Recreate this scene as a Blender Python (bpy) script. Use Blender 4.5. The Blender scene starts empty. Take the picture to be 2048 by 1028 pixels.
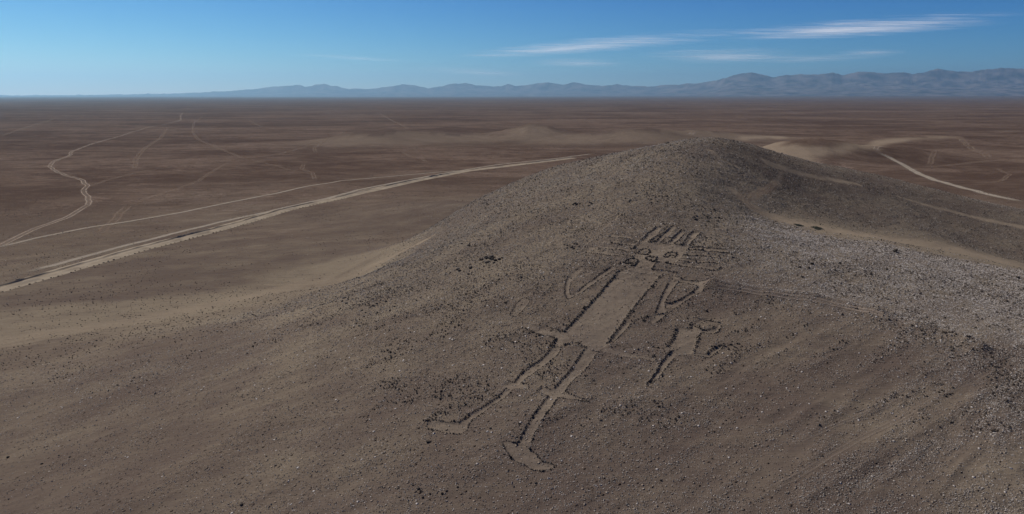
import bpy, math, random
import numpy as np
from mathutils import Vector

random.seed(7)
RNG = np.random.default_rng(7)
SC = bpy.context.scene
COL = SC.collection
R = math.radians

# ------------------------------------------------------------------ camera
CZ = 85.0
PITCH = R(12.5)
FPX = 1462.0                       # focal length in pixels of the 2048 wide photograph
cam = bpy.data.cameras.new('camera')
cam.sensor_width = 36.0
cam.lens = 36.0 * FPX / 2048.0
cam.clip_start = 1.0
cam.clip_end = 400000.0
camo = bpy.data.objects.new('camera', cam)
camo.location = (0, 0, CZ)
camo.rotation_euler = (R(90) - PITCH, 0, 0)
COL.objects.link(camo)
SC.camera = camo

# ------------------------------------------------------------------ sky and sun
EXPOSURE = 0.32
SUN_AZ = -52.0                     # degrees from +Y, negative is to the left
SUN_EL = 48.0
W = bpy.data.worlds.new('World')
SC.world = W
W.use_nodes = True
nt = W.node_tree
nt.nodes.clear()
wo = nt.nodes.new('ShaderNodeOutputWorld')
bg = nt.nodes.new('ShaderNodeBackground')
sky = nt.nodes.new('ShaderNodeTexSky')
sky.sky_type = 'NISHITA'
sky.sun_disc = False
sky.sun_elevation = R(SUN_EL)
sky.sun_rotation = R(SUN_AZ)
sky.altitude = 2500
sky.air_density = 1.0
sky.dust_density = 0.2
sky.ozone_density = 1.5
bg.inputs['Strength'].default_value = 0.10
# the deep, polarised blue of the photograph: a gamma and a gain per channel on the physical sky
SKY_G = ((2.7, 4.9), (1.8, 2.55), (1.1, 1.7))
SKY_K = 1.0
sepn = nt.nodes.new('ShaderNodeSeparateColor'); comn = nt.nodes.new('ShaderNodeCombineColor')
nt.links.new(sky.outputs[0], sepn.inputs[0])
for _i, (_g, _k) in enumerate(SKY_G):
    m0 = nt.nodes.new('ShaderNodeMath'); m0.operation = 'MULTIPLY'; m0.inputs[1].default_value = .05
    m1 = nt.nodes.new('ShaderNodeMath'); m1.operation = 'POWER'; m1.inputs[1].default_value = _g
    m2 = nt.nodes.new('ShaderNodeMath'); m2.operation = 'MULTIPLY'; m2.inputs[1].default_value = _k * SKY_K * 10 / 2 ** EXPOSURE
    nt.links.new(sepn.outputs[_i], m0.inputs[0]); nt.links.new(m0.outputs[0], m1.inputs[0]); nt.links.new(m1.outputs[0], m2.inputs[0]); nt.links.new(m2.outputs[0], comn.inputs[_i])
nt.links.new(comn.outputs[0], bg.inputs['Color'])
nt.links.new(bg.outputs[0], wo.inputs['Surface'])

sl = bpy.data.lights.new('sun', 'SUN')
sl.energy = 4.9
sl.angle = R(0.5)
sl.color = (1.0, 0.945, 0.86)
so = bpy.data.objects.new('sun', sl)
sd = Vector((math.sin(R(SUN_AZ)) * math.cos(R(SUN_EL)), math.cos(R(SUN_AZ)) * math.cos(R(SUN_EL)), math.sin(R(SUN_EL))))
so.rotation_euler = sd.to_track_quat('Z', 'Y').to_euler()
so.location = (-200, 100, 400)
COL.objects.link(so)

SC.view_settings.view_transform = 'Standard'
SC.view_settings.look = 'None'
SC.view_settings.gamma = 1.0
SC.view_settings.exposure = EXPOSURE

# ------------------------------------------------------------------ helpers
def tag(o, label=None, cat=None, group=None, kind=None):
    if label: o['label'] = label
    if cat: o['category'] = cat
    if group: o['group'] = group
    if kind: o['kind'] = kind
    return o

def empty(name, loc):
    o = bpy.data.objects.new(name, None)
    o.location = loc
    o.empty_display_size = 1.0
    COL.objects.link(o)
    return o

def mesh_np(name, V, F, mat, parent=None, smooth=True, attrs=None, origin=(0, 0, 0)):
    """V (n,3) world coordinates, F (m,k) faces -> ONE object"""
    V = np.asarray(V, dtype=np.float64) - np.asarray(origin)
    F = np.asarray(F, dtype=np.int32)
    me = bpy.data.meshes.new(name)
    k = F.shape[1]
    me.vertices.add(len(V))
    me.vertices.foreach_set('co', V.astype(np.float32).ravel())
    me.loops.add(F.size)
    me.loops.foreach_set('vertex_index', F.ravel())
    me.polygons.add(len(F))
    me.polygons.foreach_set('loop_start', np.arange(0, F.size, k, dtype=np.int32))
    me.polygons.foreach_set('loop_total', np.full(len(F), k, dtype=np.int32))
    me.update(calc_edges=True)
    me.polygons.foreach_set('use_smooth', np.full(len(F), smooth, dtype=bool))
    if attrs:
        for an, av in attrs.items():
            a = me.attributes.new(an, 'FLOAT', 'POINT')
            a.data.foreach_set('value', np.asarray(av, dtype=np.float32).ravel())
    me.materials.append(mat)
    o = bpy.data.objects.new(name, me)
    if parent is None:
        o.location = origin
    else:
        o.parent = parent
        o.location = Vector(origin) - Vector(world_loc(parent))
    COL.objects.link(o)
    return o

def world_loc(o):
    l = Vector(o.location)
    while o.parent:
        o = o.parent
        l = l + Vector(o.location)
    return l

def sstep(x, a, b):
    t = np.clip((x - a) / (b - a), 0, 1)
    return t * t * (3 - 2 * t)

def _hash(ix, iy, seed):
    h = (ix.astype(np.int64) * 374761393 + iy.astype(np.int64) * 668265263 + seed * 974711) & 0xffffffff
    h = ((h ^ (h >> 13)) * 1274126177) & 0xffffffff
    h = h ^ (h >> 16)
    return (h & 0xffff) / 65535.0

def vnoise(x, y, seed=0):
    ix = np.floor(x); iy = np.floor(y)
    fx = x - ix; fy = y - iy
    fx = fx * fx * fx * (fx * (fx * 6 - 15) + 10); fy = fy * fy * fy * (fy * (fy * 6 - 15) + 10)
    a = _hash(ix, iy, seed); b = _hash(ix + 1, iy, seed)
    c = _hash(ix, iy + 1, seed); d = _hash(ix + 1, iy + 1, seed)
    return (a + (b - a) * fx) * (1 - fy) + (c + (d - c) * fx) * fy - 0.5

def fbm(x, y, scale, octs=4, seed=0, gain=0.5, ridged=False):
    out = 0.0; amp = 1.0; f = 1.0 / scale; tot = 0.0
    for i in range(octs):
        c, s = math.cos(0.7 * i + 0.3), math.sin(0.7 * i + 0.3)
        n = vnoise((x * c - y * s) * f + 17.3 * i, (x * s + y * c) * f - 9.1 * i, seed + i) * 2
        if ridged: n = 1 - 2 * np.abs(n)
        out = out + n * amp
        tot += amp; amp *= gain; f *= 2.03
    return out / tot

# ---- ray of a photograph pixel
def ray(px, py):
    a = (np.asarray(px, float) - 1024) / FPX
    b = (514 - np.asarray(py, float)) / FPX
    return a, math.cos(PITCH) + b * math.sin(PITCH), -math.sin(PITCH) + b * math.cos(PITCH)

def pt(px, py, D):
    a, dy, dz = ray(px, py)
    t = D / dy
    return a * t, D, CZ + dz * t

# ------------------------------------------------------------------ terrain control heights
CTRL = [
 # facing slope of the hill with the big figure
 (1100,1028,100),(1100,940,110),(1100,850,121.6),(1130,760,136),(1130,700,147),(1200,600,170),(1250,520,193),(1300,450,219),
 (1350,400,241),(1380,352,268),(1390,308,301),(1400,284,330),(1420,1028,99),(1420,850,121.6),(1450,700,147),(1450,600,171),(1480,520,196),(1450,450,225),
 (800,1028,101),(800,850,124),(800,700,155),(800,600,190),(800,560,225),(800,530,270),(800,510,325),
 (900,600,180),(900,520,230),(900,480,285),(1000,600,173),(1000,520,203),(1000,450,248),(1000,410,300),
 (1100,450,228),(1100,400,262),(1100,360,320),(1200,400,246),(1200,350,290),(1200,320,335),
 (500,1028,105),(500,850,132),(500,760,155),(500,700,180),(500,650,212),
 (250,1028,110),(250,850,145),(250,760,172),(250,700,200),(0,1028,118),(0,850,158),(0,760,190),
 # right side
 (1750,1028,98),(2048,1028,100),(2048,850,123),(1750,850,122),(2048,700,150),(1750,700,148),(2048,600,190),(1750,600,178),(1750,520,208),
 (2048,562,212),(2048,545,226),(1900,515,232),(1750,480,245),(1620,458,252),(1540,440,258),
 (2048,532,298),(1900,492,298),(1750,470,284),(1500,415,262),
 (2048,485,340),(1900,445,348),(1750,400,345),(1600,370,330),(1500,350,305),
 (2048,420,430),(1900,386,425),(1750,349,410),(1640,327,390),(1520,295,362),(1460,285,340),
 # left outline and toe
 (1300,294,350),(1180,317,365),(1100,338,375),(1000,378,385),(960,398,398),(880,462,405),(740,534,334),(600,580,290),(500,612,268),(300,650,248),(0,680,235),
 (900,410,520),
]
CW = [  # (px, D, z): the fall behind the crest
 (1640,475,26),(1900,520,6),(2048,525,4),(1750,490,16),(1520,450,38),(1400,425,46),(1400,520,16),(1640,560,6),(1520,560,8),(1300,425,40),(1300,520,9),
 (1180,450,20),(1000,450,8),(940,440,5),(1100,460,11)]
CX = [(0,60,18),(-60,60,11),(60,60,20),(0,0,12),(-150,60,4),(150,60,18),(100,0,10),(-100,0,4),(0,-120,0),(250,100,15),(300,200,12),(330,300,4),(400,200,2),(230,170,26),
 (-260,100,1),(-300,250,0),(-260,350,0),(-180,400,0),(-120,500,0.5),(-20,600,0),(60,680,0),(160,720,0),(280,680,0),(400,600,0),(470,480,0),(520,300,0),(480,80,0),(300,-80,0),(-200,-80,0),
 (-400,200,0),(-300,450,0),(-72,327,1.5),(-160,300,2),(-120,400,1.5),(-100,470,1)]
cp = []
for px, py, D in CTRL: cp.append(pt(px, py, D))
for px, D, z in CW: cp.append(((px - 1024) / FPX * D, D, z))
cp += CX
cp = np.array(cp, float)

def tps_fit(P, z, lam=0.6):
    n = len(P); S = 100.0
    Q = P / S
    d2 = ((Q[:, None, :] - Q[None]) ** 2).sum(-1)
    K = 0.5 * d2 * np.log(d2 + 1e-12)
    K[np.arange(n), np.arange(n)] = lam * 0.01
    Pm = np.hstack([np.ones((n, 1)), Q])
    A = np.zeros((n + 3, n + 3)); A[:n, :n] = K; A[:n, n:] = Pm; A[n:, :n] = Pm.T
    b = np.zeros(n + 3); b[:n] = z
    w = np.linalg.solve(A, b)
    def ev(x, y):
        x = np.asarray(x, float) / S; y = np.asarray(y, float) / S
        out = w[n] + w[n + 1] * x + w[n + 2] * y
        for i in range(n):
            r2 = (x - Q[i, 0]) ** 2 + (y - Q[i, 1]) ** 2
            out = out + w[i] * 0.5 * r2 * np.log(r2 + 1e-12)
        return out
    return ev
TPS = tps_fit(cp[:, :2], cp[:, 2])

# coarse table of the hill, read bicubically smooth enough at 2.5 m
TX = np.arange(-420, 620, 2.5); TY = np.arange(-160, 800, 2.5)
TZ = TPS(*np.meshgrid(TX, TY))

def table(x, y, T=None):
    T = TZ if T is None else T
    u = np.clip((x - TX[0]) / 2.5, 1, len(TX) - 3.001); v = np.clip((y - TY[0]) / 2.5, 1, len(TY) - 3.001)
    i = u.astype(int); j = v.astype(int); fu = u - i; fv = v - j
    def cub(p0, p1, p2, p3, t): return p1 + 0.5 * t * (p2 - p0 + t * (2 * p0 - 5 * p1 + 4 * p2 - p3 + t * (3 * (p1 - p2) + p3 - p0)))
    rows = [cub(T[j + k, i - 1], T[j + k, i], T[j + k, i + 1], T[j + k, i + 2], fu) for k in (-1, 0, 1, 2)]
    return cub(rows[0], rows[1], rows[2], rows[3], fv)

GAUSS = [ # far low hills: x, y, height, sx, sy
 (-262,1400,16,90,80),(-140,1450,13,120,80),(36,1460,24,62,70),(150,1420,11,120,80),(255,1420,17,80,80),(380,1500,14,120,80),
 (350,930,20,60,80),(420,950,17,60,70),(520,1000,17,80,75),(760,1400,12,220,90),(640,1180,7,120,90)]

def base_h(x, y):
    x = np.asarray(x, float); y = np.asarray(y, float)
    r = np.hypot((x - 90) / 1.05, y - 270)
    m = 1 - sstep(r, 400, 500)
    h = table(x, y) * m
    far = sstep(np.hypot(x, y), 450, 1500)
    h = h + far * 2.2 * fbm(x, y, 420, 3, 31) * (1 - sstep(np.hypot(x, y), 12000, 25000))
    for gx, gy, A, sx, sy in GAUSS:
        g = A * np.exp(-((x - gx) / sx) ** 2 - ((y - gy) / sy) ** 2)
        h = h + g * (1 + 0.25 * fbm(x, y, 60, 3, 5))
    # gentle rise of the alluvial fan towards the mountains on the right
    h = h + 90 * sstep(y, 9000, 34000) * sstep(x, -8000, 26000)
    return h

def grid_axis(segs, lo, hi, g=1.045):
    pts = [segs[0][0]]
    for a, b, s in segs:
        n = int(round((b - a) / s)); pts += list(a + (np.arange(n) + 1) * (b - a) / n)
    s = segs[-1][2]
    p = pts[-1]
    while p < hi:
        s *= g; p += s; pts.append(p)
    s = segs[0][2]; p = segs[0][0]; left = []
    while p > lo:
        s *= g; p -= s; left.append(p)
    return np.array(left[::-1] + pts)

GX = grid_axis([(-230, -62, 0.7), (-62, 100, 0.33), (100, 330, 0.7)], -62000, 62000)
GY = grid_axis([(84, 100, 0.5), (100, 228, 0.33), (228, 440, 0.7)], -900, 62000, 1.026)
MX, MY = np.meshgrid(GX, GY)
H = base_h(MX, MY)

def grid_z(x, y, Hg=None):
    Hg = H if Hg is None else Hg
    x = np.asarray(x, float); y = np.asarray(y, float)
    i = np.clip(np.searchsorted(GX, x) - 1, 0, len(GX) - 2); j = np.clip(np.searchsorted(GY, y) - 1, 0, len(GY) - 2)
    fx = (x - GX[i]) / (GX[i + 1] - GX[i]); fy = (y - GY[j]) / (GY[j + 1] - GY[j])
    return (Hg[j, i] * (1 - fx) + Hg[j, i + 1] * fx) * (1 - fy) + (Hg[j + 1, i] * (1 - fx) + Hg[j + 1, i + 1] * fx) * fy

def ground_hit(px, py):
    """first point of the ground that the photograph shows at these pixels"""
    px = np.atleast_1d(np.asarray(px, float)); py = np.atleast_1d(np.asarray(py, float))
    a, dy, dz = ray(px, py)
    ts = [60.0]
    while ts[-1] < 60000: ts.append(ts[-1] * 1.006)
    ts = np.array(ts)
    X = a[:, None] * ts; Y = dy[:, None] * ts; Z = CZ + dz[:, None] * ts
    below = Z < grid_z(X, Y)
    k = np.argmax(below, axis=1)
    k[~below.any(axis=1)] = len(ts) - 1
    lo = ts[np.maximum(k - 1, 0)]; hi = ts[k]
    for _ in range(24):
        mid = (lo + hi) / 2
        b = CZ + dz * mid < grid_z(a * mid, dy * mid)
        hi = np.where(b, mid, hi); lo = np.where(b, lo, mid)
    t = (lo + hi) / 2
    return np.stack([a * t, dy * t], 1)

def crop(ox, oy, s, pts):
    """points read off an enlarged detail of the photograph -> ground"""
    p = np.array(pts, float)
    return ground_hit(ox + p[:, 0] / s, oy + p[:, 1] / s)
CA = (1240, 430, 7.342); CB = (1080, 420, 7.342); CC = (1000, 520, 6.425); CD = (1180, 530, 6.046)
CE = (1200, 620, 6.047); CF = (980, 640, 5.41); CG = (820, 760, 5.14); CP = (0, 0, 1.0)
Z1 = (0, 140, 2.141); Z2 = (600, 140, 2.141); Z6 = (1400, 240, 3.16)

def tr(*parts):
    """join outline pieces, each ((crop), [points])"""
    return np.vstack([crop(*c, p) for c, p in parts])

def resample(P, step, closed=False):
    P = np.asarray(P, float)
    if closed: P = np.vstack([P, P[:1]])
    d = np.r_[0, np.cumsum(np.hypot(*np.diff(P, axis=0).T))]
    n = max(2, int(d[-1] / step) + 1)
    s = np.linspace(0, d[-1], n)
    return np.stack([np.interp(s, d, P[:, 0]), np.interp(s, d, P[:, 1])], 1)

def in_poly(x, y, P):
    ins = np.zeros(x.shape, bool)
    n = len(P); j = n - 1
    for i in range(n):
        xi, yi = P[i]; xj, yj = P[j]
        c = ((yi > y) != (yj > y)) & (x < (xj - xi) * (y - yi) / (yj - yi + 1e-12) + xi)
        ins ^= c; j = i
    return ins

def dist_line(x, y, P, closed=False):
    P = np.asarray(P)
    Q = np.vstack([P, P[:1]]) if closed else P
    d = np.full(x.shape, 1e9)
    for (ax, ay), (bx, by) in zip(Q[:-1], Q[1:]):
        ux, uy = bx - ax, by - ay
        L = ux * ux + uy * uy + 1e-12
        t = np.clip(((x - ax) * ux + (y - ay) * uy) / L, 0, 1)
        d = np.minimum(d, (x - ax - t * ux) ** 2 + (y - ay - t * uy) ** 2)
    return np.sqrt(d)

# ------------------------------------------------------------------ ground figures (cleared polygons + rims)
# every entry: name of part, cleared outline (or None), list of rims (points, closed, width, stone size)
def strip(P, w0, w1):
    """outline of a lane along a centre line"""
    P = resample(P, 2.0)
    t = np.gradient(P, axis=0); t /= np.linalg.norm(t, axis=1)[:, None] + 1e-9
    nrm = np.stack([-t[:, 1], t[:, 0]], 1)
    w = np.linspace(w0, w1, len(P))[:, None] / 2
    return np.vstack([P + nrm * w, (P - nrm * w)[::-1]])

GIANT = []
torsoL = tr((CC, [(1530,135),(1460,220),(1390,300),(1310,400),(1230,480),(1110,620),(1040,700),(930,820),(840,905)]))
torsoR = tr((CD, [(870,118),(790,190),(745,265),(700,300),(640,390),(590,450),(490,580),(410,690),(330,790),(265,870),(210,960)]))
GIANT.append(('torso', np.vstack([torsoL, tr((CF, [(820,145),(900,262),(1030,310),(1160,345),(1262,300)])), torsoR[::-1]]),
  [(torsoL, False, .8, .40), (torsoR, False, .7, .42)]))
head = tr((CA, [(330,340),(420,385),(600,400),(720,420),(810,430),(940,450),(1010,440),(985,500),(930,575),(870,655),(700,700),(530,690),(500,740),(460,790),(620,870)]),
          (CC, [(1530,135)]), (CA, [(210,750),(275,655),(180,610),(240,540),(220,450)]))
EYE_L = tr((CA, [(255,540),(300,490),(370,470),(430,485),(440,515),(400,555),(330,552)]))
EYE_R = tr((CA, [(640,598),(690,540),(760,540),(835,560),(800,610),(700,600)]))
MOUTH = tr((CA, [(380,630),(410,600),(470,597),(545,605),(530,650),(480,680),(420,665)]))
BLOCK = tr((CA, [(60,700),(130,640),(200,640),(270,650),(240,700),(210,750),(160,735),(150,690),(110,720)]))
GIANT.append(('head', head, []))
GIANT.append(('eye', None, [(EYE_L, True, .6, .46), (tr((CA, [(340,520),(375,515)])), False, .5, .36)]))
GIANT.append(('eye', None, [(EYE_R, True, .6, .46), (tr((CA, [(745,540),(715,600)])), False, .3, .34), (tr((CA, [(790,575),(700,572)])), False, .3, .3)]))
GIANT.append(('mouth', None, [(MOUTH, True, .6, .48)]))
GIANT.append(('ear_block', None, [(BLOCK, True, .6, .48)]))
GIANT.append(('belt', np.vstack([tr((CF, [(330,92),(370,80),(520,80),(650,122),(820,145),(900,262),(1030,310),(1160,345),(1262,300)])),
   tr((CE, [(60,462),(180,490),(300,522),(480,572),(690,612),(640,655),(400,602),(170,552),(0,510)])), tr((CF, [(1180,352),(1040,330),(950,262),(870,262),(790,300),(690,290),(700,220),(650,192),(560,182),(450,138),(350,108)]))]),
  [(tr((CF, [(350,108),(450,138),(560,182),(650,192),(710,215)])), False, .6, .36), (tr((CF, [(650,122),(700,125),(760,135),(820,145)])), False, .9, .38),
   (tr((CF, [(710,215),(690,250),(660,290),(710,290)])), False, 1.3, .46), (tr((CE, [(690,612),(640,655),(540,632),(400,602)])), False, .2, .26),
   (tr((CF, [(780,310),(830,285),(880,262),(950,265),(1000,290),(1030,320)])), False, .9, .42)]))
GIANT.append(('leg', np.vstack([tr((CF, [(690,292),(560,420),(430,500),(320,590),(260,665),(180,690),(60,690),(160,730)])),
   tr((CG, [(990,90),(900,180),(800,240),(720,275),(600,345),(510,422),(605,450),(640,400),(750,330),(850,260),(960,200),(1060,115)])),
   tr((CF, [(280,760),(370,770),(425,745),(410,715),(330,690),(450,600),(600,490),(720,400),(780,310)]))]),
  [(tr((CF, [(690,290),(560,420),(430,500),(320,590),(260,665),(180,655)])), False, .4, .3), (tr((CF, [(780,310),(720,400),(600,490),(450,600),(330,690),(410,715),(425,745),(370,770),(280,760),(240,775)])), False, .3, .3),
   (tr((CG, [(990,90),(900,180),(800,240),(720,275),(600,345),(510,425)])), False, .4, .3), (tr((CG, [(1060,115),(960,200),(850,260),(750,330),(640,400),(605,450)])), False, .3, .32)]))
footL = tr((CG, [(510,425),(440,425),(370,430),(290,415),(230,410),(185,435),(165,465),(200,500),(260,515),(320,525),(420,545),(510,550),(580,515),(605,450)]))
GIANT.append(('foot', footL, [(footL, False, .3, .34)]))
GIANT.append(('leg', np.vstack([tr((CF, [(1015,330),(920,470),(830,610),(700,760),(640,790),(560,748),(500,785),(560,810),(620,850)])),
   tr((CG, [(1410,190),(1340,280),(1250,390),(1190,490),(1140,590),(1095,665),(1245,650),(1265,590),(1310,510),(1370,420),(1450,310),(1520,215)])),
   tr((CF, [(760,875),(960,915),(1070,920),(900,845),(810,800),(890,700),(1000,580),(1100,460),(1180,355)]))]),
  [(tr((CF, [(1030,320),(990,370),(920,470),(830,610),(750,700),(690,770)])), False, .5, .36), (tr((CF, [(1200,352),(1160,375),(1100,460),(1000,580),(890,700),(810,800),(900,845),(1070,920),(960,915),(760,875),(720,895)])), False, .35, .34),
   (tr((CF, [(660,778),(560,745),(500,785),(560,810),(620,850)])), False, .3, .28), (tr((CG, [(1410,190),(1340,280),(1250,390),(1190,490),(1140,590),(1095,665)])), False, .45, .4),
   (tr((CG, [(1520,215),(1450,310),(1370,420),(1310,510),(1265,590),(1245,650)])), False, .45, .38)]))
footR = tr((CG, [(1095,665),(1050,650),(990,635),(945,655),(965,715),(1020,800),(1060,835),(1100,855),(1180,880),(1260,930),(1360,950),(1450,930),(1510,885),(1450,862),(1350,840),(1300,770),(1240,720),(1200,690),(1245,650)]))
GIANT.append(('foot', footR, [(footR[:-1], False, .45, .38)]))
# arms
GIANT.append(('arm', tr((CC, [(1440,70),(1300,160),(1100,300),(1000,390),(920,452),(895,440),(888,380),(905,290),(960,200),(1060,120),(1010,90),(900,170),(850,260),(830,350),(826,450),(868,515),(930,488),(1030,440),(1100,385),(1200,320),(1330,210),(1440,135),(1500,125)])),
  [(tr((CC, [(826,400),(830,470),(868,515),(930,488),(1030,440),(1100,385),(1200,320),(1330,210),(1440,130),(1520,125)])), False, .5, .32),
   (tr((CC, [(1430,80),(1300,155),(1180,250),(1080,330),(1000,400)])), False, .4, .3), (tr((CC, [(960,455),(905,450),(890,400),(905,300)])), False, .5, .3), (tr((CC, [(830,400),(835,330),(870,200)])), False, .4, .24)]))
GIANT.append(('arm', tr((CD, [(1000,90),(1060,80),(1035,130),(1090,158),(1210,182),(1330,192),(1400,190),(1440,140),(1530,175),(1480,210),(1460,255),(1390,290),(1360,330),(1200,420),(1060,510),(960,580),(860,660),(790,710),(715,710),(740,640),(775,605),(930,580),(1010,520),(910,530),(900,480),(970,467),(1080,432),(1190,360),(1320,262),(1180,218),(1070,200),(990,140)])),
  [(tr((CD, [(740,45),(860,55),(1000,75),(1060,78),(1030,130),(1090,155),(1210,182),(1330,192),(1390,190)])), False, .3, .32),
   (tr((CD, [(1420,280),(1385,290),(1360,330),(1280,365),(1200,420),(1060,510),(960,580),(860,660),(790,710),(715,710)])), False, .45, .34),
   (tr((CD, [(1070,200),(1180,215),(1310,255),(1190,360),(1080,430),(970,467),(905,465)])), False, .5, .4), (tr((CD, [(905,480),(910,530),(980,520)])), False, .3, .34),
   (tr((CD, [(1535,172),(1500,178),(1480,215),(1458,250)])), False, .4, .36), (tr((CD, [(1390,110),(1430,115),(1480,150)])), False, .3, .3)]))
GIANT.append(('held_staff', tr((CD, [(935,215),(985,140),(1050,200),(980,330),(930,420),(900,470),(905,530),(930,580),(775,602),(820,490),(870,360)])),
  [(tr((CD, [(940,215),(905,280),(870,360),(820,490),(775,605),(850,592),(930,580)])), False, .4, .34), (tr((CD, [(1065,200),(1020,260),(980,330),(930,420),(905,465)])), False, .35, .32)]))
GIANT.append(('quiver', tr((CD, [(420,700),(500,700),(400,830),(300,960),(225,960),(330,800)])),
  [(tr((CD, [(430,725),(400,710)])), False, .4, .36), (tr((CD, [(490,730),(440,790),(350,880),(270,965),(215,960)])), False, .4, .36), (tr((CD, [(640,700),(650,655),(720,630),(760,640)])), False, .8, .38),
   (tr((CD, [(720,425),(650,450),(590,500)])), False, .5, .26), (tr((CD, [(950,130),(900,120),(870,118)])), False, .4, .34)]))
# headdress rays
for lane, rims in [
  ([(300,400),(370,310),(500,180),(620,172),(520,280),(420,385)], [[(290,370),(370,300),(440,240),(520,170)]]),
  ([(500,385),(600,300),(690,210),(760,165),(830,175),(740,270),(600,395)], [[(410,388),(500,330),(600,270),(700,210)], [(440,385),(540,370),(620,270),(760,160)]]),
  ([(720,415),(790,320),(860,230),(960,200),(950,270),(860,370),(800,425)], [[(590,395),(680,320),(760,330)], [(610,390),(690,410),(770,330),(840,250),(900,205),(960,215)]]),
  ([(945,450),(1000,350),(1030,270),(1060,240),(1180,262),(1120,330),(1060,390),(1005,445)], [[(800,430),(860,380),(920,300),(950,260)], [(880,445),(920,440),(950,380),(1000,290),(1040,245),(1100,230),(1160,240)], [(1190,262),(1120,330),(1060,390),(1020,440)]])]:
    GIANT.append(('headdress_ray', crop(*CA, lane), [(crop(*CA, r), False, .45, .42) for r in rims]))
for lane, line, sz in [([(1020,360),(1200,392),(1460,440)], [(1010,388),(1200,418),(1450,462)], .26), ([(870,448),(1100,462),(1400,505)], [(990,470),(1180,492),(1390,522),(1370,560),(1310,575)], .3),
  ([(690,520),(1000,535),(1330,588)], [(820,530),(1060,560),(1320,602)], .3), ([(640,560),(760,590),(1000,628),(1210,668)], [(670,600),(860,628),(1000,655),(1190,672)], .28)]:
    GIANT.append(('headdress_ray', strip(crop(*CB, lane), 2.1, 2.1), [(crop(*CB, line), False, .4, sz * 1.8)]))
for lane, line, sz in [([(1000,475),(1290,505),(1580,545)], [(985,500),(1290,535),(1590,572)], .34), ([(930,560),(1200,578),(1480,620)], [(930,582),(1200,602),(1480,642)], .3),
  ([(860,645),(1100,662),(1460,700)], [(860,662),(1100,684),(1460,722)], .3), ([(700,690),(960,718),(1180,745),(1350,770)], [(530,690),(740,710),(960,745),(1180,770),(1340,795),(1440,800),(1480,765)], .36)]:
    GIANT.append(('headdress_ray', strip(crop(*CA, lane), 1.9, 1.7), [(crop(*CA, line), False, .35, sz * 1.6)]))
GIANT.append(('shoulder_bar', None, [(crop(*CA, [(530,690),(510,740),(462,790),(600,800),(700,812),(840,830)]), False, .4, .4), (crop(*CA, [(1010,450),(1100,460),(1290,480),(1550,515)]), False, .6, .28)]))

SMALL = [
 ('body', tr((CE, [(925,200),(1060,225),(1085,200),(1130,180),(1150,205),(1230,245),(1220,280),(1180,370),(1140,490),(1100,530),(930,535),(870,495),(800,460),(860,370),(900,290)])),
   [(tr((CE, [(925,205),(900,290),(860,370),(800,455)])), False, 1.0, .3), (tr((CE, [(1215,285),(1180,370),(1140,495)])), False, .8, .3), (tr((CE, [(1100,150),(1090,215)])), False, .7, .28)]),
 ('arm', tr((CE, [(1230,240),(1340,245),(1400,205),(1440,160),(1470,190),(1440,250),(1370,285),(1230,275)])), [(tr((CE, [(1150,195),(1200,225),(1290,245),(1350,215),(1390,195)])), False, .3, .3), (tr((CE, [(1465,190),(1440,250),(1370,285),(1230,272)])), False, .3, .28)]),
 ('arm', strip(tr((CE, [(1120,200),(1180,150),(1260,105),(1330,95)])), 1.2, 1.0), [(tr((CE, [(1150,195),(1200,160),(1290,120),(1380,130),(1450,150)])), False, .5, .26)]),
 ('leg', tr((CE, [(1100,530),(1130,510),(1290,520),(1400,450),(1500,405),(1480,450),(1400,510),(1330,560),(1250,560),(1130,545)])), [(tr((CE, [(1295,515),(1310,490),(1400,435),(1500,405),(1475,455),(1400,510),(1330,562),(1250,560),(1150,545)])), False, .25, .3)]),
 ('leg', tr((CE, [(870,495),(780,590),(740,650),(680,780),(620,850),(560,912),(580,940),(650,890),(740,810),(820,700),(880,600),(930,535)])), [(tr((CE, [(870,505),(800,570),(740,650),(690,760),(620,850),(562,912)])), False, .4, .32), (tr((CE, [(575,935),(650,890),(740,810),(790,740),(830,690),(890,600)])), False, .3, .28)]),
 ('arm', strip(tr((CE, [(640,462),(720,475),(870,492)])), 1.0, 1.2), [(tr((CE, [(570,400),(610,440),(650,470),(780,485)])), False, .3, .26)]),
]
def ell(c, cx, cy, rx, ry, n=22, a0=0, a1=360):
    return crop(*c, [(cx + rx * math.cos(R(a0 + (a1 - a0) * k / n)), cy + ry * math.sin(R(a0 + (a1 - a0) * k / n))) for k in range(n)])
OVAL = tr((CC, [(275,520),(330,510),(400,545),(350,605),(280,680),(235,712),(190,740),(125,715),(160,650),(210,580)]))
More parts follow.
